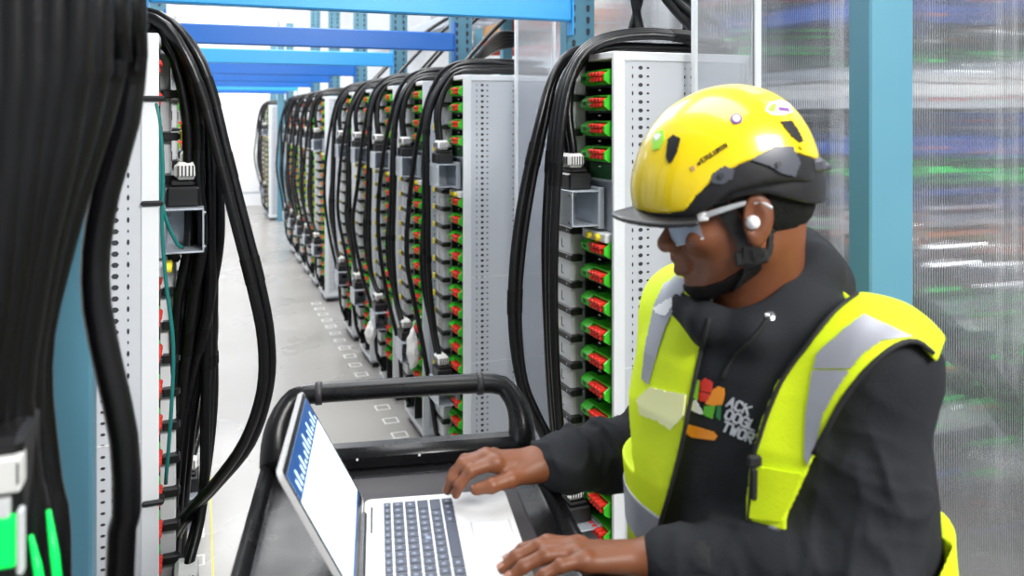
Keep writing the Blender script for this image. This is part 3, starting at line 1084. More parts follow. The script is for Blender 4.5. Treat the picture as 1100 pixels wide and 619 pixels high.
# ------------------------------------------------------------------ what stands behind the panels
def shelf_unit(x0, y, w, label, seed):
    r = random.Random(seed)
    root = empty('equipment_shelf', (x0 + w / 2, y, 0))
    tag(root, label, 'shelf', 'equipment shelves behind the clear panels')
    mb = MB()
    for sx in (-w / 2, w / 2 - 0.04):
        for yy in (0, 0.46):
            mb.box((sx, yy, 0), (sx + 0.04, yy + 0.04, 2.5), M['duct'], 0.003)
    mb.box((-w / 2, 0.49, 0), (w / 2, 0.5, 2.5), M['housing'])
    mb.build('rack_posts', root)
    z = 0.15
    k = 0
    while z < 2.4:
        h = r.choice((0.05, 0.07, 0.10))
        m = M[r.choice(('rack_sheet', 'black_clip', 'housing', 'blue_bin', 'black_clip', 'steel', 'black_clip') if z > 1.05 else ('rack_white', 'housing', 'steel', 'rack_sheet', 'black_clip'))]
        mb = MB()
        mb.box((-w / 2 + 0.04, 0.01, z), (w / 2 - 0.04, 0.47, z + h), m, 0.004)
        t = mb.build('tray', root)
        mb = MB()
        c = r.choice(('blue_bin', 'red', 'led_white', 'led_green', 'label', 'orange'))
        xa = r.uniform(-w / 2 + 0.05, 0)
        mb.box((xa, 0.002, z + h * 0.35), (xa + r.uniform(0.2, w / 2 - 0.06), 0.012, z + h * 0.35 + 0.012), M[c])
        mb.build('front_strip', t)
        z += h + r.choice((0.006, 0.012, 0.02))
        k += 1
    for zz, c, hh in ((1.49, 'led_green', 0.012), (0.70, 'led_green', 0.014), (1.80, 'label', 0.05), (1.86, 'label', 0.03), (1.23, 'orange', 0.016), (1.40, 'blue_bin', 0.02), (1.62, 'blue_bin', 0.02), (1.34, 'label', 0.012)):
        mb = MB()
        mb.box((-w / 2 + 0.04, -0.014, zz), (w / 2 - 0.04, 0.0, zz + hh), M[c])
        mb.build('front_strip', root)
    return root


shelf_unit(2.30, 2.5, 0.9, 'blurred equipment shelf seen through the fluted panel right of the post', 3)
shelf_unit(3.25, 2.5, 0.9, 'blurred equipment shelf farther along behind the fluted panel', 9)
shelf_unit(2.20, 3.6, 0.95, 'blurred equipment shelf seen through the panel behind the helmet', 5)

for i in range(4):
    pts = [at(960, 300 + i * 9, 2.25), at(1005, 335 + i * 10, 2.25), at(1045, 372 + i * 12, 2.25), at(1080, 418 + i * 13, 2.25), at(1120, 455 + i * 13, 2.3), at(1190, 470 + i * 13, 2.4), at(1260, 450 + i * 13, 2.5)]
    px_cable(pts, 0.017, 'dark cable sagging behind the large fluted panel', 'cables sagging behind the fluted panel')

# pallet rack with a red beam and cartons over the near rack
def storage_rack(x0, x1, y, zb, label, group='storage racks behind the battery racks'):
    root = empty('storage_rack', ((x0 + x1) / 2, y, 0))
    tag(root, label, 'storage rack', group)
    w = (x1 - x0) / 2
    for sx in (-w, w - 0.07):
        mb = MB()
        mb.box((sx, 0, 0), (sx + 0.07, 0.06, 3.2), M['post'], 0.003)
        mb.box((sx, 0.7, 0), (sx + 0.07, 0.76, 3.2), M['post'], 0.003)
        for k in range(5):
            mb.tube([(sx + 0.035, 0.06, 0.3 + k * 0.55), (sx + 0.035, 0.7, 0.6 + k * 0.55)], 0.012, M['post'], 6)
        mb.build('upright', root)
    for yy in (0.0, 0.72):
        mb = MB()
        mb.box((-w + 0.07, yy, zb), (w - 0.07, yy + 0.045, zb + 0.075), M['red_steel'], 0.004)
        mb.build('load_beam', root)
    mb = MB()
    mb.box((-w + 0.07, 0.0, zb + 0.075), (w - 0.07, 0.76, zb + 0.09), M['duct'])
    mb.build('deck', root)
    return root


storage_rack(1.95, 3.75, 4.55, 2.31, 'storage rack with a red beam showing above the near battery rack')
storage_rack(2.2, 3.6, 6.6, 2.30, 'storage rack with a red beam farther back along the hall')


def carton(x, y, z, sx, sy, sz, label, m='tan'):
    mb = MB()
    mb.box((x, y, z), (x + sx, y + sy, z + sz), M[m], 0.006)
    mb.box((x + sx * 0.45, y - 0.001, z), (x + sx * 0.55, y + sy + 0.001, z + sz + 0.001), M['label'])
    tag(mb.build('carton'), label, 'box', 'cartons on the storage racks')


carton(2.75, 4.6, 2.401, 0.42, 0.4, 0.34, 'tan carton on the red-beamed storage rack, above the near battery rack')
carton(3.25, 4.6, 2.401, 0.35, 0.4, 0.26, 'small tan carton on the red-beamed storage rack')
carton(2.30, 6.65, 2.391, 0.40, 0.4, 0.22, 'tan carton on the farther storage rack, near its end')
carton(2.80, 6.65, 2.391, 0.42, 0.4, 0.40, 'taller tan carton on the farther storage rack')
root = empty('step_ladder', (2.55, 4.35, 0))
tag(root, 'yellow ladder leaning behind the near battery rack', 'ladder')
for sx in (-0.2, 0.2):
    mb = MB()
    mb.box((sx - 0.015, -0.03, 0), (sx + 0.015, 0.03, 2.9), M['yellow_tag'], 0.004)
    mb.build('rail', root)
for k in range(9):
    mb = MB()
    mb.box((-0.19, -0.025, 0.3 + k * 0.29), (0.19, 0.025, 0.33 + k * 0.29), M['steel'], 0.004)
    mb.build('rung', root)
# overhead cable tray along the back of the racks
root = empty('cable_tray', (1.95, 5.5, 2.42))
tag(root, 'long grey cable tray hung over the back of the packed racks', 'tray')
def tray_parts(root, y0, y1, hz):
    for x in (-0.16, 0.14):
        mb = MB()
        mb.box((x, y0, 0), (x + 0.02, y1, 0.09), M['steel'], 0.003)
        mb.build('side_rail', root)
    y = y0 + 0.05
    first = None
    while y < y1 - 0.05:
        if first is None:
            mb = MB()
            mb.box((-0.14, 0, 0.0), (0.14, 0.04, 0.02), M['steel'])
            first = c = mb.build('rung', root)
        else:
            c = first.copy()
            COL.objects.link(c)
        c.location.y = y
        y += 0.25
    for k in range(6):
        y = y0 + 0.2 + k * (y1 - y0 - 0.4) / 5
        for x in (-0.15, 0.15):
            mb = MB()
            mb.tube([(x, y, 0.05), (x, y, hz)], 0.006, M['steel'], 6)
            mb.build('hanger_rod', root)


tray_parts(root, -1.6, 5.0, ZC - 2.42)
# unseen solid tray, added to shade the foreground cables dropping from it
shade_tray = empty('cable_tray', (-0.42, 0.9, 2.42))
tag(shade_tray, 'grey cable tray above the left rack row from which the foreground cables drop', 'tray')
mb = MB()
mb.box((-0.34, -0.75, 0), (0.40, 0.02, 0.012), M['steel'])
mb.box((-0.34, 0.06, 0), (0.40, 2.2, 0.012), M['steel'])
mb.build('tray_floor', shade_tray)
for x in (-0.35, 0.40):
    mb = MB()
    mb.box((x, -0.75, 0), (x + 0.012, 2.2, 0.10), M['steel'], 0.002)
    mb.build('side_rail', shade_tray)
for y in (-0.6, 0.8, 2.0):
    for x in (-0.33, 0.38):
        mb = MB()
        mb.tube([(x, y, 0.01), (x, y, ZC - 2.42)], 0.006, M['steel'], 6)
        mb.build('hanger_rod', shade_tray)
for i in range(3):
    pts = [(1.86 + i * 0.07, 3.95, 2.47), (1.88 + i * 0.06, 5.0, 2.465), (1.85 + i * 0.08, 6.5, 2.47), (1.88 + i * 0.06, 8.5, 2.465), (1.87 + i * 0.07, 10.4, 2.47)]
    px_cable(pts, 0.02, 'black cable lying in the overhead cable tray', 'cables in the overhead tray')
# cables that rise from the packed racks to the tray
for i, y in enumerate((3.75, 4.5, 4.62, 5.2, 5.9, 6.0)):
    px_cable([(1.16, y, 1.93), (1.24, y + 0.02, 2.02), (1.40, y + 0.05, 2.18), (1.62, y + 0.08, 2.36), (1.82, y + 0.1, 2.49)], 0.011, 'black cable rising from a packed rack to the overhead tray', 'cables rising to the overhead tray')

# ventilation unit on the far wall
p0, p1 = at(190, 29, 15.6), at(302, 12, 15.0)
root = empty('ventilation_grille', ((p0.x + p1.x) / 2, Y1, (p0.z + p1.z) / 2))
tag(root, 'wide white ventilation unit high on the far wall', 'vent')
hw, hh = abs(p1.x - p0.x) / 2, abs(p1.z - p0.z) / 2
mb = MB()
mb.box((-hw, -0.25, -hh), (hw, 0, hh), M['door'], 0.02)
mb.build('casing', root)
mb = MB()
for k in range(26):
    x = -hw * 0.85 + k * (hw * 1.7 / 26)
    mb.box((x, -0.256, -hh * 0.25), (x + hw * 0.045, -0.249, hh * 0.1), M['steel'])
mb.build('louvre_slots', root)

# ------------------------------------------------------------------ floor labels
def floor_label(x, y, label, group, src=[None]):
    if src[0] is None:
        mb = MB()
        s, t = 0.042, 0.008
        mb.box((-s, -s, 0), (s, -s + t, 0.0015), M['label'])
        mb.box((-s, s - t, 0), (s, s, 0.0015), M['label'])
        mb.box((-s, -s + t, 0), (-s + t, s - t, 0.0015), M['label'])
        mb.box((s - t, -s + t, 0), (s, s - t, 0.0015), M['label'])
        mb.box((-s + t, -s + t, 0), (s - t, s - t, 0.0008), M['floor'])
        src[0] = mb.build('floor_label')
        c = src[0]
    else:
        c = src[0].copy()
        COL.objects.link(c)
    c.location = (x, y, 0)
    tag(c, label, 'label', group)


for k in range(16):
    floor_label(-0.015, 2.95 + k * 0.222, 'square white label on the floor at the foot of the left rack row', 'floor labels of the left row')
for k in range(18):
    floor_label(1.02, 3.9 + k * 0.222, 'square white label on the floor at the foot of the packed racks', 'floor labels of the right row')
mb = MB()
mb.box((0.052, 2.0, 0), (0.058, 9.0, 0.0006), M['yellow_tag'])
tag(mb.build('floor_line'), 'thin yellow line on the floor beside the left rack row', 'line')


# white work gloves / bags hung on the packed racks
def hung_bag(c, h, label, seed):
    r = random.Random(seed)
    bm = bmesh.new()
    bmesh.ops.create_icosphere(bm, subdivisions=4, radius=1.0)
    from mathutils import noise as nz
    for v in bm.verts:
        n = nz.fractal(v.co * 1.8 + Vector((seed, 0, 0)), 1.0, 2.0, 4)
        s = 1 + 0.28 * n
        taper = 0.62 + 0.38 * (1 - max(0, v.co.z)) if v.co.z > 0 else 1.0
        v.co = Vector((v.co.x * 0.030 * taper * s, v.co.y * 0.048 * taper * s, v.co.z * h / 2 * (1 + 0.1 * n)))
    me = bpy.data.meshes.new('work_glove')
    bm.to_mesh(me)
    bm.free()
    me.materials.append(M['label'])
    me.polygons.foreach_set('use_smooth', [True] * len(me.polygons))
    o = bpy.data.objects.new('hanging_bag', me)
    COL.objects.link(o)
    o.location = c
    mb = MB()
    mb.tube([(0, 0, h * 0.45), (0.01, 0.006, h * 0.62), (0.045, 0.0, h * 0.75)], 0.004, M['label'], 6)
    mb.build('strap', o, smooth=True)
    tag(o, label, 'bag', 'white bags hung on the packed racks')


hung_bag(at_x(443, 374, 0.985), 0.20, 'crumpled white bag hanging on the second packed rack', 3)
hung_bag(at_x(398, 357, 0.985), 0.14, 'small crumpled white bag hanging on the fourth packed rack', 8)

# ------------------------------------------------------------------ cart
CZ = 1.090
cart = empty('utility_cart', (0.352, 1.487, 0), math.radians(-10.5))
tag(cart, 'black plastic utility cart with a hoop handle carrying the open laptop', 'cart')
cp = M['cart']


def rrect(x0, x1, y0, y1, r, n=6):
    pts = []
    for (cx, cy, a0) in ((x1 - r, y1 - r, 0), (x0 + r, y1 - r, 90), (x0 + r, y0 + r, 180), (x1 - r, y0 + r, 270)):
        for k in range(n + 1):
            a = math.radians(a0 + 90 * k / n)
            pts.append((cx + r * math.cos(a), cy + r * math.sin(a)))
    return pts


def ring_wall(mb, prof, m):
    """stack of closed outlines: list of (outline, z)"""
    vs, fs = [], []
    n = len(prof[0][0])
    for pts, z in prof:
        vs += [(p[0], p[1], z) for p in pts]
    for i in range(len(prof) - 1):
        for k in range(n):
            k2 = (k + 1) % n
            fs.append((i * n + k, i * n + k2, (i + 1) * n + k2, (i + 1) * n + k))
    fs.append(tuple(range(n - 1, -1, -1)))
    fs.append(tuple((len(prof) - 1) * n + k for k in range(n)))
    mb.add(vs, fs, m)


def tray(zf, depth, name):
    mb = MB()
    W, Lc = 0.243, 0.90
    o = lambda g, r: rrect(-W + g, W - g, -Lc + g, 0.0 - g, r)
    ring_wall(mb, [(o(0.012, 0.035), zf - depth), (o(0.0, 0.045), zf - depth * 0.4), (o(-0.004, 0.05), zf + 0.010), (o(-0.002, 0.048), zf + 0.018), (o(0.006, 0.042), zf + 0.020),
                   (o(0.014, 0.034), zf + 0.016), (o(0.020, 0.03), zf + 0.002), (o(0.026, 0.026), zf)], cp)
    return mb.build(name, cart, smooth=True, angle=40)


tray(CZ, 0.07, 'top_tray')
tray(0.32, 0.07, 'lower_tray')
# far wall block under the handle
mb = MB()
mb.box((-0.236, -0.045, CZ - 0.01), (0.236, 0.008, CZ + 0.036), cp, 0.014)
for k in range(3):
    mb.lathe([(0.0022, 0), (0.0022, 0.001)], M['duct'], Matrix.Translation((-0.08 + k * 0.11, -0.0455, CZ + 0.020)) @ Matrix.Rotation(math.pi / 2, 4, 'X'), 8)
mb.build('end_wall', cart, smooth=True, angle=40)
# hoop handle
hp = [(-0.222, -0.02, CZ + 0.01), (-0.224, -0.015, CZ + 0.045), (-0.219, 0.0, CZ + 0.078), (-0.203, 0.018, CZ + 0.105), (-0.176, 0.026, CZ + 0.117), (-0.08, 0.028, CZ + 0.119),
      (0.08, 0.028, CZ + 0.119), (0.176, 0.026, CZ + 0.117), (0.203, 0.018, CZ + 0.105), (0.219, 0.0, CZ + 0.078), (0.224, -0.015, CZ + 0.045), (0.222, -0.02, CZ + 0.01)]
sp = spline(hp, 0.015)
mb = MB()
rr = []
for p in sp:
    e = abs(p.x) / 0.228
    rr.append(0.0185 + 0.010 * max(0.0, (CZ + 0.10 - p.z) / 0.09))
mb.tube(sp, rr, cp, 16)
hd = mb.build('handle', cart, smooth=True)
for sx in (-1, 1):
    mb = MB()
    mb.lathe([(0.0205, -0.006), (0.021, 0.0), (0.0205, 0.006)], M['mat_rubber'], Matrix.Translation((sx * 0.150, 0.0268, CZ + 0.118)) @ Matrix.Rotation(math.pi / 2, 4, 'Y'), 16)
    mb.build('grip_collar', hd, smooth=True)
for (x, y) in ((-0.2, -0.05), (0.2, -0.05), (-0.2, -0.85), (0.2, -0.85)):
    mb = MB()
    mb.box((x - 0.03, y - 0.03, 0.28), (x + 0.03, y + 0.03, CZ - 0.03), cp, 0.012)
    mb.build('leg', cart)
    mb = MB()
    mb.box((x - 0.02, y - 0.025, 0.10), (x + 0.02, y + 0.025, 0.26), M['steel'], 0.004)
    w = mb.build('caster', cart)
    mb = MB()
    mb.lathe([(0.035, -0.016), (0.055, -0.014), (0.06, 0.0), (0.055, 0.014), (0.035, 0.016)], M['black_clip'], Matrix.Translation((x, y, 0.06)) @ Matrix.Rotation(math.pi / 2, 4, 'Y'), 20)
    mb.build('wheel', w, smooth=True, angle=40)
# mat under the laptop
mb = MB()
ring_wall(mb, [(rrect(-0.105, 0.185, -0.50, -0.085, 0.01), CZ), (rrect(-0.105, 0.185, -0.50, -0.085, 0.01), CZ + 0.0025), (rrect(-0.102, 0.182, -0.497, -0.088, 0.01), CZ + 0.0032)], M['mat_rubber'])
mo = mb.build('rubber_mat')
mo.location = (0.352, 1.487, 0)
mo.rotation_euler = (0, 0, math.radians(-10.5))
tag(mo, 'dark grey rubber mat on the cart tray under the laptop', 'mat')

# ------------------------------------------------------------------ laptop
LZ = CZ + 0.0034
LW, LD, LT = 0.300, 0.226, 0.0155
lap = empty('laptop', (0.2487, 1.3035, LZ), -0.202)
tag(lap, 'open silver laptop with dark keys and a bright blue-white screen', 'laptop')
mb = MB()
ring_wall(mb, [(rrect(0.002, LD - 0.004, -LW + 0.004, -0.004, 0.010), 0.001), (rrect(0, LD, -LW, 0, 0.012), 0.006), (rrect(0, LD, -LW, 0, 0.012), LT - 0.0015), (rrect(0.0015, LD - 0.0015, -LW + 0.0015, -0.0015, 0.011), LT)], M['silver'])
mb.box((0.026, -LW + 0.016, LT - 0.0002), (0.148, -0.016, LT + 0.0003), M['silver'])
mb.box((0.010, -0.11, LT), (0.0135, -0.028, LT + 0.0004), M['hole'])
mb.build('base', lap, smooth=True, angle=35)
rows = [14, 14, 14, 13, 12, 8]
kb = None
mbk = MB()
x = 0.030
for ri, n in enumerate(rows):
    w = 0.011 if ri == 0 else 0.0165
    span = LW - 0.040
    if ri == 5:
        ws = [1, 1, 1, 1.2, 5.2, 1.2, 1, 1, 1]
    elif ri in (2,):
        ws = [1.4] + [1] * 12 + [1.2]
    elif ri == 3:
        ws = [1.7] + [1] * 11 + [1.9]
    elif ri == 4:
        ws = [2.1] + [1] * 10 + [2.3]
    else:
        ws = [1] * 14
    tot = sum(ws)
    y = -0.020
    for i, q in enumerate(ws):
        wy = span * q / tot
        mbk.box((x, y - wy + 0.0016, LT), (x + w, y - 0.0012, LT + 0.0022), M['key'], 0.0008)
        if q < 1.5:
            mbk.box((x + w * 0.3, y - wy * 0.62, LT + 0.0022), (x + w * 0.62, y - wy * 0.40, LT + 0.00235), M['legend'])
        y -= wy
    x += w + 0.0028
mbk.build('keyboard', lap)
mb = MB()
mb.lathe([(0.004, 0), (0.0045, 0.004), (0.003, 0.005)], M['legend'], Matrix.Translation((0.092, -0.143, LT)), 12)
mb.build('pointing_stick', lap, smooth=True, angle=40)
mb = MB()
mb.box((0.158, -0.205, LT - 0.001), (0.217, -0.10, LT + 0.0004), M['steel'], 0.0002)
mb.box((0.1595, -0.2035, LT), (0.2155, -0.1015, LT + 0.0006), M['pad'])
mb.build('trackpad', lap)
A = 1.083
lid_T = Matrix(((-math.cos(A), 0, math.sin(A), 0.0), (0, 1, 0, 0.0), (math.sin(A), 0, math.cos(A), LT - 0.002), (0, 0, 0, 1)))
LH = 0.206
mb = MB()
mb.prism(rrect(0.003, LH, -LW, 0, 0.012), -0.0065, 0.0, M['silver'], lid_T)
lid = mb.build('lid', lap)
mb = MB()
mb.prism(rrect(0.008, LH - 0.003, -LW + 0.003, -0.003, 0.009), 0.0, 0.0006, M['bezel'], lid_T)
mb.build('bezel', lid)
mb = MB()


def scr(x0, x1, y0, y1, h, m):
    mb.quad([lid_T @ Vector(p) for p in ((x0, y0, h), (x1, y0, h), (x1, y1, h), (x0, y1, h))], m)


scr(0.020, LH - 0.012, -LW + 0.010, -0.010, 0.0008, M['screen_page'])
scr(LH - 0.050, LH - 0.012, -LW + 0.010, -0.010, 0.0010, M['screen_blue'])
scr(0.020, 0.026, -LW + 0.010, -0.010, 0.0010, M['screen_blue'])
for k in range(16):
    y = -0.016 - k * 0.0165
    scr(LH - 0.046, LH - 0.046 + 0.006 + 0.02 * ((k * 37 % 10) / 10), y - 0.007, y, 0.0012, M['screen_line'])
for k in range(9):
    xx = 0.036 + k * 0.013
    scr(xx, xx + 0.0035, -0.07 - 0.16 * ((k * 53 % 10) / 10) - 0.05, -0.03, 0.0012, M['screen_line'])
mb.build('display', lid, recalc=False)
mb = MB()
mb.tube([(0.0, -0.05, LT - 0.001), (0.0, -LW + 0.05, LT - 0.001)], 0.005, M['bezel'], 10)
mb.build('hinge', lap, smooth=True, angle=40)
# ------------------------------------------------------------------ the person, modelled as smooth volumes in the frame (right, depth, height)
SKIN = node_mat('dark_brown_skin', (0.170, 0.054, 0.020), 0.50, noise=0.22, scale=14, bump=0.04, bump_scale=220)
sb = SKIN.node_tree.nodes['Principled BSDF']
sb.inputs['Subsurface Weight'].default_value = 0.06
sb.inputs['Subsurface Radius'].default_value = (0.02, 0.008, 0.004)
M['skin'] = SKIN
M['hoodie'] = node_mat('charcoal_hoodie_fleece', (0.020, 0.022, 0.026), 0.85, noise=0.3, scale=12, bump=0.25, bump_scale=500, spec=0.2)
M['rib'] = node_mat('charcoal_ribbed_cuff', (0.024, 0.026, 0.026), 0.85, noise=0.2, scale=20, bump=0.3, bump_scale=600, spec=0.2)
M['vest'] = node_mat('hi_vis_yellow_mesh', (0.72, 0.90, 0.012), 0.6, noise=0.08, scale=9, bump=0.15, bump_scale=400, spec=0.3)
M['reflect'] = node_mat('grey_reflective_tape', (0.36, 0.37, 0.42), 0.42, noise=0.12, scale=14, metal=0.25)
M['trim'] = node_mat('black_binding', (0.010, 0.010, 0.012), 0.7, noise=0.2, scale=30)
M['pocket'] = node_mat('pale_yellow_id_pocket', (0.86, 0.86, 0.42), 0.35, noise=0.1, scale=9)
M['helmet'] = node_mat('yellow_helmet_shell', (0.90, 0.66, 0.004), 0.28, noise=0.02, scale=5, coat=0.6)
M['helmet_black'] = node_mat('black_helmet_plastic', (0.012, 0.012, 0.014), 0.40, noise=0.2, scale=20)
M['helmet_grey'] = node_mat('dark_grey_helmet_mount', (0.075, 0.08, 0.10), 0.36, noise=0.15, scale=20)
M['hair'] = node_mat('black_short_hair', (0.006, 0.006, 0.006), 0.75, noise=0.3, scale=60, bump=0.5, bump_scale=500, spec=0.2)
M['beard'] = node_mat('black_beard', (0.008, 0.006, 0.006), 0.75, noise=0.3, scale=60, bump=0.4, bump_scale=500, spec=0.2)
M['strap'] = node_mat('black_webbing', (0.008, 0.008, 0.009), 0.7, noise=0.2, scale=40)
M['lens'] = clear_mat('clear_safety_lens', (0.62, 0.76, 0.95), 0.30)
M['temple'] = clear_mat('clear_temple_arm', (0.75, 0.78, 0.82), 0.55)
M['earbud'] = node_mat('white_earbud', (0.85, 0.85, 0.87), 0.25, noise=0.02)
M['lip'] = node_mat('lip_skin', (0.125, 0.045, 0.035), 0.4, noise=0.15, scale=20)
M['nail'] = node_mat('finger_nail', (0.36, 0.17, 0.12), 0.3, noise=0.05)
M['shirt_green'] = node_mat('green_tee_shirt', (0.02, 0.22, 0.09), 0.8, noise=0.15, scale=15)
M['trouser'] = node_mat('dark_work_trousers', (0.02, 0.024, 0.035), 0.85, noise=0.2, scale=14)
M['shoe'] = node_mat('black_boot_leather', (0.012, 0.012, 0.012), 0.5, noise=0.2, scale=14)
M['eye'] = node_mat('eye_white', (0.5, 0.47, 0.44), 0.25, noise=0.03)
M['iris'] = node_mat('dark_brown_iris', (0.02, 0.01, 0.006), 0.2, noise=0.05)
for nm, c in (('logo_red', (0.75, 0.035, 0.02)), ('logo_orange', (0.90, 0.30, 0.01)), ('logo_green', (0.10, 0.42, 0.015)), ('logo_white', (0.80, 0.80, 0.82)), ('logo_dgreen', (0.02, 0.18, 0.05)), ('logo_text', (0.50, 0.52, 0.56)),
              ('sticker_purple', (0.16, 0.05, 0.25)), ('sticker_green', (0.30, 0.72, 0.05))):
    M[nm] = node_mat(nm, c, 0.55, noise=0.06, scale=30)

V = np.array


def pix(px, py, d):
    return np.array([(px - 550) / FPX * d, d, EYE - (py - HORIZON) / FPX * d])


def smin(a, b, k):
    h = np.clip(0.5 + 0.5 * (b - a) / k, 0, 1)
    return b + (a - b) * h - k * h * (1 - h)


def smax(a, b, k):
    return -smin(-a, -b, k)


def cap(p, a, b, ra, rb):
    a, b = V(a, dtype=float), V(b, dtype=float)
    ba = b - a
    h = np.clip(((p - a) @ ba) / (ba @ ba), 0, 1)
    return np.linalg.norm(p - a - h[:, None] * ba, axis=1) - (ra + (rb - ra) * h)


def ball(p, c, r):
    return np.linalg.norm(p - V(c, dtype=float), axis=1) - r


def ell(p, c, r, R=None):
    q = p - V(c, dtype=float)
    if R is not None:
        q = q @ R            # columns of R are the axes
    r = V(r, dtype=float)
    k0 = np.linalg.norm(q / r, axis=1)
    k1 = np.linalg.norm(q / (r * r), axis=1) + 1e-9
    return k0 * (k0 - 1) / k1


def chain(p, pts, rs, k=0.008):
    d = None
    for i in range(len(pts) - 1):
        c = cap(p, pts[i], pts[i + 1], rs[i], rs[i + 1])
        d = c if d is None else smin(d, c, k)
    return d


def vnoise(p, f, seed=0):
    q = p * f + seed * 1.7
    x, y, z = q[:, 0], q[:, 1], q[:, 2]
    return (np.sin(x + 1.3 * np.sin(y * 0.9 + seed)) * np.sin(y * 1.1 + 1.1 * np.sin(z * 0.8)) + np.sin(z * 1.2 + 1.2 * np.sin(x * 1.05 + 2.0)) * 0.8) * 0.55


def surface(fn, lo, hi, h, slack=2.2):
    """surface nets on a sparse grid"""
    lo, hi = V(lo, dtype=float), V(hi, dtype=float)
    B = 8
    nb = np.ceil((hi - lo) / (h * B)).astype(int)
    n = nb * B
    g = np.stack(np.meshgrid(*[np.arange(k) for k in nb], indexing='ij'), -1).reshape(-1, 3)
    c = lo + (g * B + B / 2 - 0.5) * h
    v = fn(c)
    keep = np.abs(v) < h * B * 0.87 * slack
    D = np.empty(tuple(n), np.float32)
    Db = D.reshape(nb[0], B, nb[1], B, nb[2], B)
    Db[:] = np.sign(v).reshape(tuple(nb))[:, None, :, None, :, None] * 1.0
    gk = g[keep]
    off = np.stack(np.meshgrid(np.arange(B), np.arange(B), np.arange(B), indexing='ij'), -1).reshape(-1, 3)
    for s in range(0, len(gk), 400):
        q = gk[s:s + 400]
        pts = lo + (q[:, None, :] * B + off[None]) * h
        val = fn(pts.reshape(-1, 3)).reshape(-1, B, B, B)
        Db[q[:, 0], :, q[:, 1], :, q[:, 2], :] = val
    D = Db.reshape(tuple(n))
    D[0], D[-1] = np.abs(D[0]) + h, np.abs(D[-1]) + h
    D[:, 0], D[:, -1] = np.abs(D[:, 0]) + h, np.abs(D[:, -1]) + h
    D[:, :, 0], D[:, :, -1] = np.abs(D[:, :, 0]) + h, np.abs(D[:, :, -1]) + h
    S = (D < 0)
    m = tuple(n - 1)
    cnt = np.zeros(m, np.uint8)
    corners = [(i, j, k) for i in (0, 1) for j in (0, 1) for k in (0, 1)]
    sl = lambda i, a: slice(i, i + m[a])
    for (i, j, k) in corners:
        cnt += S[sl(i, 0), sl(j, 1), sl(k, 2)]
    cells = np.argwhere((cnt > 0) & (cnt < 8))
    vals = np.stack([D[cells[:, 0] + i, cells[:, 1] + j, cells[:, 2] + k] for (i, j, k) in corners], 1).astype(float)
    pos = np.zeros((len(cells), 3))
    num = np.zeros(len(cells))
    for a in range(8):
        for b in range(a + 1, 8):
            dif = [corners[b][t] - corners[a][t] for t in range(3)]
            if sum(abs(x) for x in dif) != 1:
                continue
            va, vb = vals[:, a], vals[:, b]
            cr = (va < 0) != (vb < 0)
            t = np.where(cr, va / np.where(cr, va - vb, 1), 0)
            e = V(corners[a], dtype=float)[None] + t[:, None] * V(dif, dtype=float)[None]
            pos += np.where(cr[:, None], e, 0)
            num += cr
    verts = lo + (cells + pos / num[:, None]) * h
    idx = np.full(m, -1, np.int64)
    idx[cells[:, 0], cells[:, 1], cells[:, 2]] = np.arange(len(cells))
    quads = []
    for ax in range(3):
        o = [a for a in range(3) if a != ax]
        s0 = [slice(1, m[a]) for a in range(3)]
        s0[ax] = slice(0, m[ax])
        s1 = list(s0)
        s1[ax] = slice(1, m[ax] + 1)
        A_, B_ = S[tuple(s0)], S[tuple(s1)]
        e = np.argwhere(A_ != B_)
        if not len(e):
            continue
        inside_first = A_[e[:, 0], e[:, 1], e[:, 2]]
        for a in o:
            e[:, a] += 1
        def at_(d1, d2):
            q = e.copy()
            q[:, o[0]] -= d1
            q[:, o[1]] -= d2
            return idx[q[:, 0], q[:, 1], q[:, 2]]
        q = np.stack([at_(1, 1), at_(0, 1), at_(0, 0), at_(1, 0)], 1)
        flip = inside_first if ax != 1 else ~inside_first
        q[~flip] = q[~flip][:, ::-1]
        quads.append(q)
    quads = np.concatenate(quads)
    quads = quads[(quads >= 0).all(1)]
    return verts, quads


ROOT = (0.40, 1.22)


def to_obj(verts, quads, name, mats, parent, face_mat=None, smooth=True, drop_small=0):
    me = bpy.data.meshes.new(name)
    vv = verts - V([ROOT[0], ROOT[1], 0])
    me.vertices.add(len(vv))
    me.vertices.foreach_set('co', vv.astype(np.float32).ravel())
    me.loops.add(len(quads) * 4)
    me.loops.foreach_set('vertex_index', quads.astype(np.int32).ravel())
    me.polygons.add(len(quads))
    me.polygons.foreach_set('loop_start', (np.arange(len(quads)) * 4).astype(np.int32))
    for m in mats:
        me.materials.append(m)
    if face_mat is not None:
        me.polygons.foreach_set('material_index', face_mat.astype(np.int32))
    me.polygons.foreach_set('use_smooth', np.full(len(quads), smooth))
    me.update(calc_edges=True)
    me.validate()
    if drop_small:
        bm = bmesh.new()
        bm.from_mesh(me)
        seen = set()
        kill = []
        for v0 in bm.verts:
            if v0 in seen:
                continue
            st, comp = [v0], []
            seen.add(v0)
            while st:
                x = st.pop()
                comp.append(x)
                for e in x.link_edges:
                    y = e.other_vert(x)
                    if y not in seen:
                        seen.add(y)
                        st.append(y)
            if len(comp) < drop_small:
                kill += comp
        bmesh.ops.delete(bm, geom=kill, context='VERTS')
        bm.to_mesh(me)
        bm.free()
    o = bpy.data.objects.new(name, me)
    COL.objects.link(o)
    o.parent = parent
    return o


def in_poly(px, py, poly):
    r = np.zeros(len(px), bool)
    n = len(poly)
    for i in range(n):
        x1, y1 = poly[i]
        x2, y2 = poly[(i + 1) % n]
        c = ((y1 > py) != (y2 > py)) & (px < (x2 - x1) * (py - y1) / (y2 - y1 + 1e-12) + x1)
        r ^= c
    return r


def to_px(p):
    d = np.maximum(p[:, 1], 0.2)
    return 550 + FPX * p[:, 0] / d, HORIZON + FPX * (EYE - p[:, 2]) / d


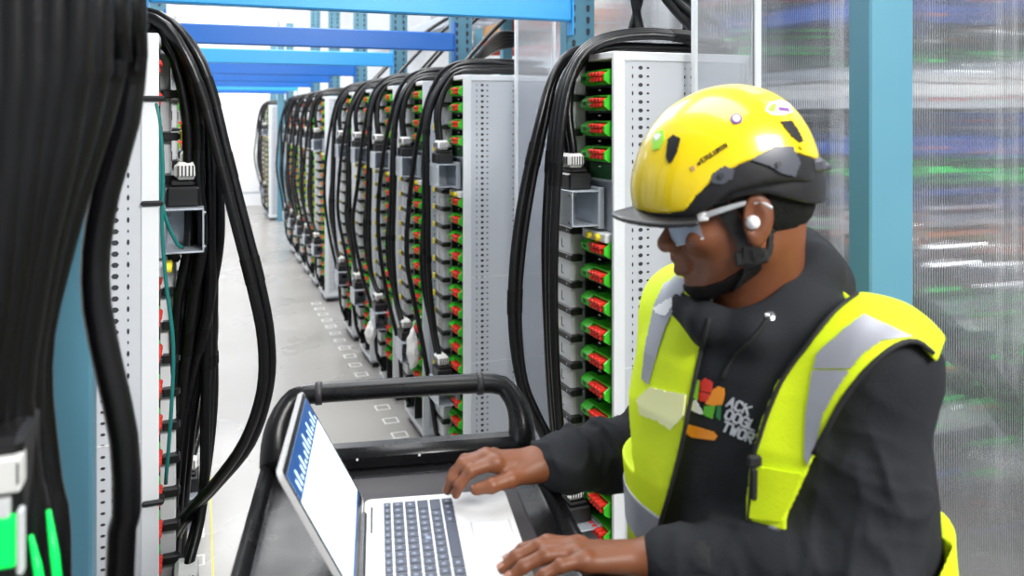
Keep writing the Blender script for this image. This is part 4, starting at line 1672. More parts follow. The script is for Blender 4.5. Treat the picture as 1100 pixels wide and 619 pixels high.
EYE_P = V([0.0, 0.0, EYE])


def cast(fn, pts, start=0.6, stop=2.0):
    """where the sight lines through the given pixels meet a surface"""
    pts = V(pts, dtype=float)
    dr = np.stack([(pts[:, 0] - 550) / FPX, np.ones(len(pts)), -(pts[:, 1] - HORIZON) / FPX], 1)
    t = np.full(len(pts), start)
    ln = np.linalg.norm(dr, axis=1)
    for _ in range(70):
        q = EYE_P + dr * t[:, None]
        t = np.minimum(t + fn(q) / ln * 0.8, stop)
    return EYE_P + dr * t[:, None]


def normal(fn, p, e=0.002):
    g = np.stack([fn(p + V(x) * e) - fn(p - V(x) * e) for x in ((1., 0, 0), (0, 1., 0), (0, 0, 1.))], 1)
    return g / (np.linalg.norm(g, axis=1)[:, None] + 1e-9)


# --- pose -----------------------------------------------------------
SH_L, SH_R = V([0.468, 1.058, 1.393]), V([0.294, 1.330, 1.390])
EL_L, WR_L = pix(928, 618, 1.000), pix(706, 600, 1.085)
EL_R, WR_R = pix(712, 480, 1.44), pix(578, 499, 1.330)
ACR = V([0.666, -0.746, 0.0])            # towards his left
FWD = V([-0.746, -0.666, 0.0])
TORSO = [  # z, centre r, centre d, half width, half depth
    (0.80, 0.405, 1.215, 0.205, 0.150), (0.95, 0.402, 1.212, 0.215, 0.158), (1.08, 0.395, 1.208, 0.220, 0.162), (1.20, 0.384, 1.200, 0.222, 0.160), (1.30, 0.376, 1.194, 0.212, 0.148),
    (1.37, 0.372, 1.192, 0.184, 0.128), (1.42, 0.366, 1.192, 0.150, 0.104), (1.46, 0.356, 1.192, 0.110, 0.088), (1.50, 0.354, 1.192, 0.075, 0.070)]
TZ = V([t[0] for t in TORSO])


def torso_raw(p, shrink=0.0):
    z = np.clip(p[:, 2], TZ[0], TZ[-1])
    cr = np.interp(z, TZ, [t[1] for t in TORSO])
    cd = np.interp(z, TZ, [t[2] for t in TORSO])
    a = np.interp(z, TZ, [t[3] for t in TORSO]) - shrink
    b = np.interp(z, TZ, [t[4] for t in TORSO]) - shrink
    x, y = p[:, 0] - cr, p[:, 1] - cd
    u = (x * ACR[0] + y * ACR[1]) / a
    w = (x * FWD[0] + y * FWD[1]) / b
    k0 = (np.abs(u) ** 2.3 + np.abs(w) ** 2.3 + 1e-9) ** (1 / 2.3)
    k1 = np.sqrt((u / a) ** 2 + (w / b) ** 2) + 1e-6
    d = (k0 - 1) * np.sqrt(u * u + w * w + 1e-9) / k1
    return np.maximum(d, np.maximum(TZ[0] - p[:, 2], p[:, 2] - TZ[-1]))


def shoulders(p, r=0.074):
    mid_l = SH_L * 0.45 + V([0.356, 1.192, 1.445]) * 0.55
    mid_r = SH_R * 0.45 + V([0.356, 1.192, 1.445]) * 0.55
    d = smin(cap(p, SH_L, mid_l, r, r * 0.78), cap(p, SH_R, mid_r, r, r * 0.78), 0.02)
    return d


def folds(p, a, b, amp, freq, seed):
    """irregular cloth ridges that run mostly round the limb"""
    ax = (V(b) - V(a))
    ax = ax / np.linalg.norm(ax)
    t = (p - V(a)) @ ax
    q = p + (t * 1.6)[:, None] * ax + 0.018 * vnoise(p, 16, seed + 5)[:, None]
    r1 = (1 - np.clip(np.abs(vnoise(q, freq, seed)) * 1.5, 0, 1)) ** 2
    r2 = (1 - np.clip(np.abs(vnoise(q, freq * 1.9, seed + 7)) * 1.5, 0, 1)) ** 2
    return -amp * (r1 + 0.45 * r2) + amp * 0.4


def sleeves(p):
    l = smin(cap(p, SH_L, EL_L, 0.072, 0.064), cap(p, EL_L, WR_L + (WR_L - EL_L) * -0.10, 0.064, 0.041), 0.03)
    l = l + folds(p, EL_L, WR_L, 0.0085, 17, 1) * np.exp(-((p - EL_L) ** 2).sum(1) / 0.05) + folds(p, SH_L, EL_L, 0.0065, 12, 4)
    cl = WR_L + (WR_L - EL_L) * -0.06
    l = smin(l, cap(p, cl, cl + (WR_L - EL_L) * -0.06, 0.040, 0.045), 0.006)
    r = smin(cap(p, SH_R, EL_R, 0.070, 0.066), cap(p, EL_R, WR_R + (EL_R - WR_R) * 0.16, 0.066, 0.048), 0.03)
    r = r + folds(p, EL_R, WR_R, 0.0100, 20, 6)
    cr_ = WR_R + (EL_R - WR_R) * 0.14
    r = smin(r, cap(p, cr_, cr_ + (EL_R - WR_R) * 0.10, 0.043, 0.050), 0.006)
    return l, r


NECK = V([0.356, 1.185, 1.445])
HOOD = [NECK + V(v) for v in ((-0.085, -0.055, -0.012), (-0.030, -0.085, -0.015), (0.035, -0.070, 0.010), (0.072, -0.015, 0.050), (0.070, 0.050, 0.062), (0.020, 0.085, 0.050), (-0.045, 0.075, 0.025), (-0.092, 0.015, -0.005), (-0.085, -0.055, -0.012))]
HR = [0.026, 0.027, 0.030, 0.040, 0.044, 0.040, 0.032, 0.027, 0.026]


def hood(p):
    d = chain(p, HOOD, HR, 0.02)
    lump = ell(p, NECK + V([0.085, 0.055, 0.015]), (0.075, 0.07, 0.065))
    d = smin(d, lump, 0.03)
    return d + 0.004 * vnoise(p, 26, 3)


def hoodie_body(p):
    d = torso_raw(p)
    d = smin(d, shoulders(p), 0.045)
    return d


def hoodie_torso(p):
    return hoodie_body(p) + 0.0040 * vnoise(p, 15, 2) + 0.0022 * vnoise(p, 34, 5)


def hoodie(p):
    d = hoodie_torso(p)
    l, r = sleeves(p)
    d = smin(d, l, 0.03)
    d = smin(d, r, 0.03)
    d = smin(d, hood(p), 0.018)
    # opening for the neck and the hand ends of the sleeves
    d = smax(d, -cap(p, NECK + V([-0.004, -0.004, -0.035]), NECK + V([-0.045, -0.03, 0.12]), 0.060, 0.072), 0.006)
    for w, e in ((WR_L, EL_L), (WR_R, EL_R)):
        ax = (w - e) / np.linalg.norm(w - e)
    return d


# --- head -----------------------------------------------------------
YAW, PIT, ROLL = math.radians(-8), math.radians(10), math.radians(0)
HF = V([-math.cos(YAW) * math.cos(PIT), -math.sin(YAW) * math.cos(PIT), -math.sin(PIT)])
HL = V([math.sin(YAW), -math.cos(YAW), 0.0])
HU = np.cross(HF, HL)
HC = pix(813, 236, 1.075) - HL * 0.078 - HF * (-0.012) - HU * 0.0
HRM = np.stack([HF, HL, HU], 1)
HS = 0.97


def hl(p):
    return ((p - HC) @ HRM) / HS


def hw(f, l, u):
    return HC + HRM @ (V([f, l, u], dtype=float) * HS)


def head_local(q, ears=True):
    q = q.copy()
    q[:, 0] = np.where(q[:, 0] > 0, q[:, 0] * 1.09, q[:, 0])
    m = q.copy()
    m[:, 1] = np.abs(m[:, 1])
    d = ell(q, (-0.012, 0, 0.040), (0.098, 0.077, 0.092))
    d = smin(d, ell(q, (0.040, 0, -0.026), (0.056, 0.060, 0.074)), 0.03)
    d = smin(d, cap(m, (0.000, 0.056, -0.044), (0.072, 0.018, -0.088), 0.024, 0.019), 0.025)
    d = smin(d, ball(q, (0.086, 0, -0.088), 0.018), 0.018)
    d = smin(d, cap(m, (0.087, 0.008, 0.022), (0.070, 0.046, 0.020), 0.013, 0.012), 0.016)
    d = smin(d, ell(m, (0.067, 0.046, -0.020), (0.026, 0.020, 0.017)), 0.022)
    d = smax(d, -ball(m, (0.109, 0.036, 0.000), 0.019), 0.016)
    d = smin(d, ball(m, (0.078, 0.033, -0.001), 0.0145), 0.006)
    d = smin(d, cap(q, (0.096, 0, 0.008), (0.122, 0, -0.026), 0.0085, 0.0135), 0.012)
    d = smin(d, ell(m, (0.109, 0.0145, -0.030), (0.014, 0.011, 0.010)), 0.007)
    d = smax(d, -ball(m, (0.118, 0.0075, -0.0415), 0.0042), 0.003)
    d = smin(d, ell(q, (0.092, 0, -0.052), (0.021, 0.030, 0.022)), 0.012)
    d = smin(d, cap(m, (0.111, 0.000, -0.049), (0.096, 0.023, -0.057), 0.0080, 0.004), 0.005)
    d = smin(d, cap(m, (0.108, 0.000, -0.067), (0.095, 0.021, -0.062), 0.0092, 0.0045), 0.005)
    d = smax(d, -cap(m, (0.121, 0.0, -0.0580), (0.100, 0.024, -0.0600), 0.0026, 0.0018), 0.003)
    if ears:
        t = math.radians(14)
        R = np.stack([V([math.cos(t), 0.22, math.sin(t)]), V([-0.22, 1, 0.0]), V([-math.sin(t), 0, math.cos(t)])], 1)
        R = R / np.linalg.norm(R, axis=0)
        e = ell(m, (-0.014, 0.081, 0.002), (0.022, 0.0085, 0.036), R)
        e = smin(e, ball(m, (-0.005, 0.078, -0.028), 0.0095), 0.006)
        e = smax(e, -ell(m, (-0.009, 0.092, 0.004), (0.012, 0.010, 0.024), R), 0.004)
        e = smin(e, cap(m, (-0.018, 0.082, 0.014), (-0.004, 0.080, -0.010), 0.0035, 0.003), 0.004)
        d = smin(d, e, 0.007)
    return d


def head(p):
    return head_local(hl(p)) * HS


# --- hands ----------------------------------------------------------
def make_hand(W, tips, side):
    """W wrist; tips: for each finger knuckle, middle joints and tip"""
    return W, tips


LZT = LZ + LT + 0.003      # keyboard top
RH = {}
# right hand on the far side of the keyboard
RH['idx'] = [pix(532, 497, 1.290), pix(505, 506, 1.272), pix(494, 520, 1.268), pix(490, 531, 1.273)]
RH['mid'] = [pix(523, 492, 1.302), pix(497, 499, 1.290), pix(486, 514, 1.284), pix(481, 527, 1.288)]
RH['ring'] = [pix(522, 490, 1.322), pix(499, 495, 1.315), pix(488, 508, 1.310), pix(483, 520, 1.312)]
RH['pin'] = [pix(530, 490, 1.340), pix(510, 494, 1.340), pix(500, 504, 1.338), pix(495, 513, 1.340)]
RH['thb'] = [pix(566, 508, 1.305), pix(548, 515, 1.278), pix(528, 522, 1.262), pix(511, 526, 1.258)]
LH = {}
LH['idx'] = [pix(622, 586, 1.128), pix(588, 583, 1.125), pix(562, 591, 1.120), pix(546, 602, 1.112)]
LH['mid'] = [pix(616, 588, 1.104), pix(580, 588, 1.096), pix(554, 599, 1.090), pix(540, 611, 1.083)]
LH['ring'] = [pix(618, 594, 1.080), pix(586, 597, 1.070), pix(562, 609, 1.062), pix(548, 621, 1.056)]
LH['pin'] = [pix(628, 602, 1.060), pix(602, 608, 1.048), pix(584, 618, 1.042), pix(572, 627, 1.038)]
LH['thb'] = [pix(664, 610, 1.128), pix(634, 612, 1.150), pix(604, 610, 1.158), pix(580, 610, 1.158)]


def hand(p, H, W, E):
    f = None
    for k, rr in (('idx', (0.0112, 0.0098, 0.0086, 0.0072)), ('mid', (0.0115, 0.0100, 0.0088, 0.0074)), ('ring', (0.0110, 0.0095, 0.0083, 0.0070)), ('pin', (0.0100, 0.0083, 0.0072, 0.0062)), ('thb', (0.0150, 0.0122, 0.0108, 0.0088))):
        c = chain(p, H[k], rr, 0.004)
        for j in (1, 2):
            c = smin(c, ball(p, H[k][j], rr[j] * 1.08), 0.003)
        f = c if f is None else smin(f, c, 0.0035)
    palm = None
    for k in ('idx', 'mid', 'ring', 'pin'):
        c = cap(p, W + (H[k][0] - W) * 0.12, H[k][0] - V([0, 0, 0.004]), 0.0165, 0.0125)
        palm = c if palm is None else smin(palm, c, 0.014)
    palm = smin(palm, cap(p, W, H['thb'][0], 0.017, 0.016), 0.016)
    for k in ('idx', 'mid', 'ring', 'pin'):
        palm = smin(palm, ball(p, H[k][0] + V([0, 0, 0.001]), 0.0118), 0.006)
    d = smin(f, palm, 0.007)
    ax = (E - W)
    sidev = np.cross(ax / np.linalg.norm(ax), V([0, 0, 1.0]))
    fore = smin(cap(p, W + sidev * 0.009, E + sidev * 0.006, 0.0215, 0.040), cap(p, W - sidev * 0.009, E - sidev * 0.006, 0.0215, 0.040), 0.012)
    return smin(d, fore, 0.018)


HIP = V([0.405, 1.215, 0.93])
KN = [HIP + ACR * s * 0.11 + FWD * 0.02 + V([0, 0, -0.45]) for s in (1, -1)]
AN = [HIP + ACR * s * 0.13 + V([0, 0, -0.85]) for s in (1, -1)]


def legs(p, g=0.0):
    d = None
    for i, s in enumerate((1, -1)):
        c = smin(cap(p, HIP + ACR * s * 0.095, KN[i], 0.085 + g, 0.058 + g), cap(p, KN[i], AN[i], 0.056 + g, 0.042 + g), 0.02)
        c = smin(c, cap(p, AN[i] + V([0, 0, -0.03]), AN[i] + FWD * 0.15 + V([0, 0, -0.045]), 0.036, 0.030), 0.02)
        d = c if d is None else smin(d, c, 0.015)
    return d


def body(p):
    d = head(p)
    nb = V([0.352, 1.188, 1.43])
    d = smin(d, cap(p, hw(-0.030, 0, -0.035), nb, 0.054, 0.066), 0.022)
    d = smin(d, smin(torso_raw(p, 0.03), shoulders(p, 0.050), 0.04), 0.03)
    for S_, E_, W_, H_ in ((SH_L, EL_L, WR_L, LH), (SH_R, EL_R, WR_R, RH)):
        d = smin(d, cap(p, S_, E_, 0.047, 0.040), 0.02)
        d = smin(d, hand(p, H_, W_, E_), 0.012)
    return smin(d, legs(p), 0.03)


person = empty('person', W3(ROOT[0], ROOT[1], 0), -TH)
tag(person, 'person in a yellow helmet and hi-vis vest over a dark hoodie, typing on the laptop', 'person')

bv, bq = surface(body, (-0.15, 0.90, 0.0), (0.70, 1.52, 1.76), 0.0032)
o = to_obj(bv, bq, 'body', [M['skin']], person, drop_small=200)

hv, hq = surface(hoodie, (0.0, 0.86, 0.80), (0.66, 1.58, 1.60), 0.0040)
# open the sleeve ends: drop the caps past the cuffs
o = to_obj(hv, hq, 'hoodie', [M['hoodie']], person, drop_small=200)

# cuffs
for w, e, r0, r1, n0 in ((WR_L, EL_L, 0.0415, 0.046, 0.115), (WR_R, EL_R, 0.0445, 0.050, 0.115)):
    ax = (e - w)
    c0 = w + ax * n0
    c1 = w + ax * (n0 + 0.20)
    R0 = lambda v: Vector((v[0] - ROOT[0], v[1] - ROOT[1], v[2]))
    mb = MB()
    mb.tube([R0(c0 + (c1 - c0) * t) for t in (0, 0.04, 0.1, 0.9, 1.0)], [r0 - 0.003, r0, r0 + 0.001, r1, r1 - 0.004], M['rib'], 28)
    mb.build('cuff', person, smooth=True, angle=60)


# --- vest -----------------------------------------------------------
def vest_base(p):
    d = hoodie_body(p)
    d = smin(d, cap(p, SH_L, SH_L * 0.72 + EL_L * 0.28, 0.075, 0.080), 0.035)
    d = smin(d, cap(p, SH_R, SH_R * 0.8 + EL_R * 0.2, 0.076, 0.080), 0.035)
    z = p[:, 2]
    return d + 0.004 * vnoise(p, 13, 8) + 0.002 * vnoise(p, 30, 9) - 0.012 * np.clip((1.25 - z) / 0.3, 0, 1)


GAP = [(700, 640), (701, 587), (717, 537), (730, 488), (747, 406), (757, 360), (764, 322), (775, 296), (800, 240), (900, 250), (926, 300), (924, 313), (897, 334), (866, 372), (834, 412), (818, 452), (806, 494), (802, 540), (800, 640)]
ARM_L = [(984, 366), (962, 372), (930, 398), (905, 430), (888, 462), (876, 486), (862, 520), (846, 552), (846, 640), (1000, 640), (1060, 500), (1060, 300), (1016, 420), (1012, 396)]


def vest(p, t0=-0.005, t1=0.0125):
    b = vest_base(p)
    d = np.maximum(b - t1, t0 - b)
    px, py = to_px(p)
    fr = (p[:, 0] - 0.372) * FWD[0] + (p[:, 1] - 1.195) * FWD[1]
    gap = in_poly(px, py, GAP) & (fr > -0.035)
    up = cap(p, NECK + V([0, 0, -0.02]), NECK + V([0, 0, 0.2]), 0.098, 0.12)
    d = np.where(gap, 0.01, d)
    d = np.where(in_poly(px, py, ARM_L) & (fr > -0.06), 0.01, d)
    d = np.maximum(d, -up)
    # armholes: a slanting plane outside each shoulder
    nl = V([0.80, -0.50, -0.30]); nl = nl / np.linalg.norm(nl)
    nr = V([-0.62, 0.70, -0.30]); nr = nr / np.linalg.norm(nr)
    al = (p - SH_L) @ nl - 0.062
    ar = (p - SH_R) @ nr - 0.040
    # below the armhole the side of the vest closes again
    low_l = np.clip((p[:, 2] - 1.17) / 0.03, -1, 1)
    low_r = np.clip((p[:, 2] - 1.20) / 0.03, -1, 1)
    d = np.where(low_l > 0, np.maximum(d, al), d)
    d = np.where(low_r > 0, np.maximum(d, ar), d)
    arm = cap(p, SH_L, EL_L, 0.069, 0.062)
    d = np.maximum(d, -(arm + 0.004))
    armr = cap(p, SH_R, EL_R, 0.070, 0.066)
    d = np.maximum(d, -(armr + 0.002))
    return np.maximum(d, np.maximum(0.82 - p[:, 2], p[:, 2] - 1.55))


vv, vq = surface(vest, (0.05, 0.86, 0.80), (0.70, 1.55, 1.56), 0.0040, slack=3.0)
fc = vv[vq].mean(1)
fx, fy = to_px(fc)
vest_o = to_obj(vv, vq, 'safety_vest', [M['vest']], person, drop_small=400)


def patch(fn, poly, name, mat, parent, lift, thick=0.0014, step=2.5, smooth=True):
    """a thin piece of cloth or print lying on the surface fn, outlined by poly"""
    poly = [(float(a), float(b)) for a, b in poly]
    xs = [p[0] for p in poly]; ys = [p[1] for p in poly]
    x0, y0 = min(xs) - step, min(ys) - step
    nx = int((max(xs) + step - x0) / step) + 2
    ny = int((max(ys) + step - y0) / step) + 2
    gx, gy = np.meshgrid(x0 + np.arange(nx) * step, y0 + np.arange(ny) * step, indexing='ij')
    G = np.stack([gx.ravel(), gy.ravel()], 1)
    ins = in_poly(G[:, 0], G[:, 1], poly)
    # pull the nodes next to the outline onto it so that the edge is clean
    P = V(poly)
    A0, B0 = P, np.roll(P, -1, 0)
    bestd = np.full(len(G), 1e9)
    bestp = G.copy()
    for a, b in zip(A0, B0):
        ab = b - a
        t = np.clip(((G - a) @ ab) / (ab @ ab + 1e-9), 0, 1)
        q = a + t[:, None] * ab
        dd = np.linalg.norm(G - q, axis=1)
        m = dd < bestd
        bestd[m] = dd[m]
        bestp[m] = q[m]
    used = ins | (bestd < step * 0.75)
    Gs = np.where((~ins)[:, None] | (bestd < step * 0.3)[:, None], bestp, G)
    idm = np.full(len(G), -1)
    U = np.argwhere(used).ravel()
    S = cast(fn, Gs[U])
    hit = np.abs(fn(S)) < 0.003
    U, S = U[hit], S[hit]
    idm[U] = np.arange(len(U))
    N = normal(fn, S)
    top = S + N * lift
    bot = S + N * (lift - thick)
    I = idm.reshape(nx, ny)
    quads = []
    for i in range(nx - 1):
        for j in range(ny - 1):
            q = (I[i, j], I[i, j + 1], I[i + 1, j + 1], I[i + 1, j])
            if min(q) >= 0:
                c = Gs[[U[k] for k in q]].mean(0)
                if in_poly(V([c[0]]), V([c[1]]), poly)[0]:
                    quads.append(q)
    n = len(U)
    mb = MB()
    edges = {}
    for q in quads:
        for a, b in zip(q, q[1:] + q[:1]):
            edges[(a, b)] = edges.get((a, b), 0) + 1
    fs = list(quads) + [tuple(n + k for k in q[::-1]) for q in quads]
    for (a, b) in edges:
        if (b, a) not in edges:
            fs.append((b, a, n + a, n + b))
    R0 = V([ROOT[0], ROOT[1], 0])
    mb.add([tuple(v - R0) for v in np.concatenate([top, bot])], fs, mat)
    ob = mb.build(name, parent, smooth=smooth, angle=50)
    bm = bmesh.new()
    bm.from_mesh(ob.data)
    bmesh.ops.delete(bm, geom=[v for v in bm.verts if not v.link_faces], context='VERTS')
    bmesh.ops.remove_doubles(bm, verts=bm.verts, dist=1e-5)
    bm.to_mesh(ob.data)
    bm.free()
    return ob


def seam(fn, pts, r, name, mat, parent, lift=0.0, step=None, n=8):
    sp = spline([Vector((a, b, 0)) for a, b in pts], step or 6)
    S = cast(fn, [(p.x, p.y) for p in sp])
    S = S[np.abs(fn(S)) < 0.003]
    jump = np.linalg.norm(np.diff(S, axis=0), axis=1)
    if (jump > 0.05).any():
        S = S[:int(np.argmax(jump > 0.05)) + 1] if np.argmax(jump > 0.05) > len(S) / 2 else S[int(np.argmax(jump > 0.05)) + 1:]
    S = S + normal(fn, S) * lift - V([ROOT[0], ROOT[1], 0])
    mb = MB()
    mb.tube([Vector(p) for p in S], r, mat, n)
    return mb.build(name, parent, smooth=True)


vest_top = lambda p: vest_base(p) - 0.0125
hood_top = lambda p: hoodie_torso(p)
BAND = 'reflective_band'
patch(vest_top, [(980, 362), (928, 338), (905, 356), (878, 380), (874, 396), (914, 396), (928, 380), (948, 366)], BAND, M['reflect'], vest_o, 0.0022)
patch(vest_top, [(873, 398), (913, 398), (896, 424), (884, 446), (876, 480), (868, 500), (864, 492), (866, 446)], BAND, M['reflect'], vest_o, 0.0020)
patch(vest_top, [(704, 326), (714, 306), (728, 296), (741, 304), (730, 322), (716, 352), (706, 382), (697, 414), (690, 408), (694, 372)], BAND, M['reflect'], vest_o, 0.0022)
patch(vest_top, [(803, 574), (830, 564), (842, 572), (842, 592), (800, 596)], BAND, M['reflect'], vest_o, 0.0020)
patch(vest_top, [(703, 332), (722, 320), (727, 326), (717, 340), (706, 338)], 'white_tape', M['logo_white'], vest_o, 0.0034)
patch(vest_top, [(686, 430), (700, 416), (716, 420), (738, 424), (736, 446), (722, 462), (708, 452), (690, 446)], 'id_pocket', M['pocket'], vest_o, 0.0045, 0.004)
patch(vest_top, [(812, 500), (846, 506), (862, 508), (850, 540), (840, 560), (806, 556)], 'chest_pocket', M['vest'], vest_o, 0.0040, 0.0036)


def waist_band(p):
    b = vest_base(p)
    d = np.maximum(b - 0.0152, 0.0100 - b)
    px, py = to_px(p)
    fr = (p[:, 0] - 0.372) * FWD[0] + (p[:, 1] - 1.195) * FWD[1]
    d = np.where(in_poly(px, py, GAP) & (fr > -0.035), 0.01, d)
    d = np.where(fr < 0.05, 0.01, d)
    return np.maximum(d, np.abs(p[:, 2] - 1.128) - 0.030)


for sgn in (1, -1):
    fnb = lambda p, sgn=sgn: np.where(sgn * ((p[:, 0] - 0.39) * ACR[0] + (p[:, 1] - 1.205) * ACR[1]) < 0, 0.01, waist_band(p))
    wv_, wq_ = surface(fnb, (0.05, 0.86, 1.06), (0.70, 1.55, 1.20), 0.0030, slack=3.0)
    if len(wq_) > 300:
        to_obj(wv_, wq_, BAND, [M['reflect']], vest_o, drop_small=200)
# bindings
seam(vest_top, [(1003, 380), (985, 367), (962, 372), (932, 397), (906, 430), (888, 462), (874, 488)], 0.0035, 'armhole_binding', M['trim'], vest_o)
seam(vest_top, [(773, 300), (764, 322), (757, 360), (747, 406), (730, 488), (717, 537), (701, 587)], 0.0030, 'edge_binding', M['trim'], vest_o)
seam(vest_top, [(926, 312), (897, 334), (866, 372), (842, 405), (826, 440), (816, 470), (809, 494), (806, 540), (803, 580)], 0.0030, 'zip_edge', M['trim'], vest_o, 0.0)
mb = MB()
zc = cast(vest_top, [(809, 492)])[0]
zc = Vector((zc[0] - ROOT[0], zc[1] - ROOT[1] - 0.006, zc[2]))
mb.box(zc + Vector((-0.009, -0.004, -0.010)), zc + Vector((0.009, 0.004, 0.006)), M['trim'], 0.003)
mb.box(zc + Vector((-0.005, -0.005, -0.05)), zc + Vector((0.003, 0.001, -0.010)), M['trim'], 0.002)
mb.build('zip_pull', vest_o)

# chest print: a raised fist in colour blocks, a wrist band and three lines of lettering
hood_print = person
patch(hood_top, [(752, 410), (758, 406), (766, 410), (765, 422), (753, 420)], 'print_block', M['logo_red'], hood_print, 0.0018, 0.0012, 2.0)
patch(hood_top, [(751, 421), (764, 423), (760, 432), (752, 431)], 'print_block', M['logo_red'], hood_print, 0.0018, 0.0012, 2.0)
patch(hood_top, [(746, 419), (750, 408), (752, 409), (750, 430), (745, 428)], 'print_block', M['sticker_green'], hood_print, 0.0018, 0.0012, 2.0)
patch(hood_top, [(767, 418), (772, 415), (778, 417), (779, 424), (776, 435), (766, 436), (758, 434), (762, 427)], 'print_block', M['logo_orange'], hood_print, 0.0018, 0.0012, 2.0)
patch(hood_top, [(744, 431), (748, 429), (756, 444), (755, 446), (743, 441), (741, 437)], 'print_block', M['logo_white'], hood_print, 0.0018, 0.0012, 2.0)
patch(hood_top, [(757, 436), (769, 436), (766, 450), (756, 446)], 'print_block', M['logo_green'], hood_print, 0.0018, 0.0012, 2.0)
patch(hood_top, [(771, 436), (775, 436), (774, 452), (770, 448)], 'print_block', M['logo_dgreen'], hood_print, 0.0018, 0.0012, 2.0)
patch(hood_top, [(736, 457), (740, 456), (768, 464), (771, 469), (768, 473), (744, 470), (738, 466)], 'print_band', M['logo_orange'], hood_print, 0.0018, 0.0012, 2.0)


def print_on(fn, px, py, angle, size_px, text, mat, lift, name, parent, shear=0.0):
    """lettering laid along the surface, starting at a pixel"""
    ca, sa = math.cos(math.radians(angle)), math.sin(math.radians(angle))

    def T(v):
        x = v.x + shear * v.y
        a, b = px + x * ca + v.y * sa, py + x * sa - v.y * ca
        return (a, b, v.z)
    mb = MB()
    seven_seg_text(mb, text, T, size_px, mat, 1.0)
    P2 = V([(v[0], v[1]) for v in mb.v])
    Z = V([v[2] for v in mb.v])
    S = cast(fn, P2)
    N = normal(fn, S)
    S = S + N * (lift * (0.3 + 0.7 * Z))[:, None] - V([ROOT[0], ROOT[1], 0])
    mb.v = [tuple(s) for s in S]
    return mb.build(name, parent)


print_on(hood_top, 781, 436, 24, 9.8, 'ACK', M['logo_text'], 0.0022, 'print_lettering', hood_print)
print_on(hood_top, 779, 449, 24, 9.8, 'OOGL', M['logo_text'], 0.0022, 'print_lettering', hood_print)
print_on(hood_top, 776, 462, 24, 9.8, 'TWOR', M['logo_text'], 0.0022, 'print_lettering', hood_print)

# drawstrings with metal eyelets, green tee at the neck
hood_all = lambda p: hoodie(p)
seam(hood_all, [(762, 342), (757, 362), (752, 384), (748, 404)], 0.0032, 'drawstring', M['rib'], person, 0.001)
seam(hood_all, [(826, 342), (812, 360), (796, 376), (782, 394), (776, 408)], 0.0032, 'drawstring', M['rib'], person, 0.001)
ec = cast(hood_all, [(827, 340)])[0]
en = normal(hood_all, V([ec]))[0]
mb = MB()
q = Vector(en).to_track_quat('Z', 'Y').to_matrix().to_4x4()
mb.lathe([(0.0065, 0), (0.0065, 0.002), (0.003, 0.0028), (0.0028, 0.0005)], M['chrome'], Matrix.Translation(Vector((ec[0] - ROOT[0], ec[1] - ROOT[1], ec[2]))) @ q, 16)
mb.build('eyelet', person, smooth=True, angle=40)


def tee(p):
    nb = V([0.352, 1.188, 1.43])
    n = cap(p, hw(-0.030, 0, -0.035), nb, 0.054, 0.066)
    d = np.maximum(n - 0.006, -(n - 0.001))
    return np.maximum(d, np.maximum(p[:, 2] - 1.470 - 0.35 * ((p[:, 0] - 0.35) * 0.9 + (p[:, 1] - 1.19) * 0.6), 1.40 - p[:, 2]))


tv, tq = surface(tee, (0.22, 1.05, 1.38), (0.48, 1.33, 1.56), 0.003, slack=3)
to_obj(tv, tq, 'tee_shirt', [M['shirt_green']], person)


def trousers(p):
    d = smin(legs(p, 0.018), np.maximum(torso_raw(p, 0.04), p[:, 2] - 1.0), 0.04)
    d = np.maximum(d, 0.10 - p[:, 2])
    return np.maximum(d, p[:, 2] - 0.98) + 0.004 * vnoise(p, 16, 4)


uv_, uq = surface(trousers, (0.12, 0.9, 0.05), (0.70, 1.52, 1.02), 0.008)
to_obj(uv_, uq, 'trousers', [M['trouser']], person, drop_small=100)
for i in (0, 1):
    def boot(p, i=i):
        d = smin(cap(p, AN[i] + V([0, 0, 0.06]), AN[i] + V([0, 0, -0.03]), 0.056, 0.052), cap(p, AN[i] + V([0, 0, -0.035]) - FWD * 0.03, AN[i] + FWD * 0.17 + V([0, 0, -0.04]), 0.046, 0.042), 0.03)
        return np.maximum(d, 0.003 - p[:, 2])
    q0 = AN[i]
    xv, xq = surface(boot, q0 - V([0.26, 0.26, 0.09]), q0 + V([0.2, 0.2, 0.14]), 0.006)
    to_obj(xv, xq, 'boot', [M['shoe']], person)


# --- head gear ------------------------------------------------------
def HWm(pts):
    return [Vector(hw(*p)) - Vector((ROOT[0], ROOT[1], 0)) for p in pts]


def sdf_head_part(fn, lo, hi, h, name, mats, parent, face=None, drop=0):
    v, q = surface(lambda p: fn(p), lo, hi, h, slack=3.0)
    m = None
    if face is not None:
        m = face(v[q].mean(1))
    w = HC + (v * HS) @ HRM.T
    return to_obj(w, q, name, mats, parent, m, drop_small=drop)


def smstep(x, a, b):
    t = np.clip((x - a) / (b - a), 0, 1)
    return t * t * (3 - 2 * t)


def helm_outer(q):
    q = q - V([0.020, 0.0, 0.004])
    d = ell(q, (-0.010, 0, 0.052), (0.125, 0.112, 0.126))
    d = smin(d, ell(q, (-0.040, 0, 0.066), (0.094, 0.098, 0.104)), 0.03)
    d = smin(d, ell(q, (0.035, 0, 0.040), (0.092, 0.096, 0.085)), 0.03)
    # shallow ridge along the top
    d = d - 0.004 * np.exp(-(q[:, 1] / 0.03) ** 2) * smstep(q[:, 2], 0.08, 0.16)
    return d


def rim(q):
    """lower edge of the yellow shell along the side"""
    f = q[:, 0] - 0.018
    return np.interp(f, [-0.16, -0.13, -0.10, -0.06, -0.02, 0.02, 0.045, 0.062, 0.085, 0.15], [0.060, 0.062, 0.078, 0.084, 0.080, 0.064, 0.046, 0.028, 0.026, 0.034])


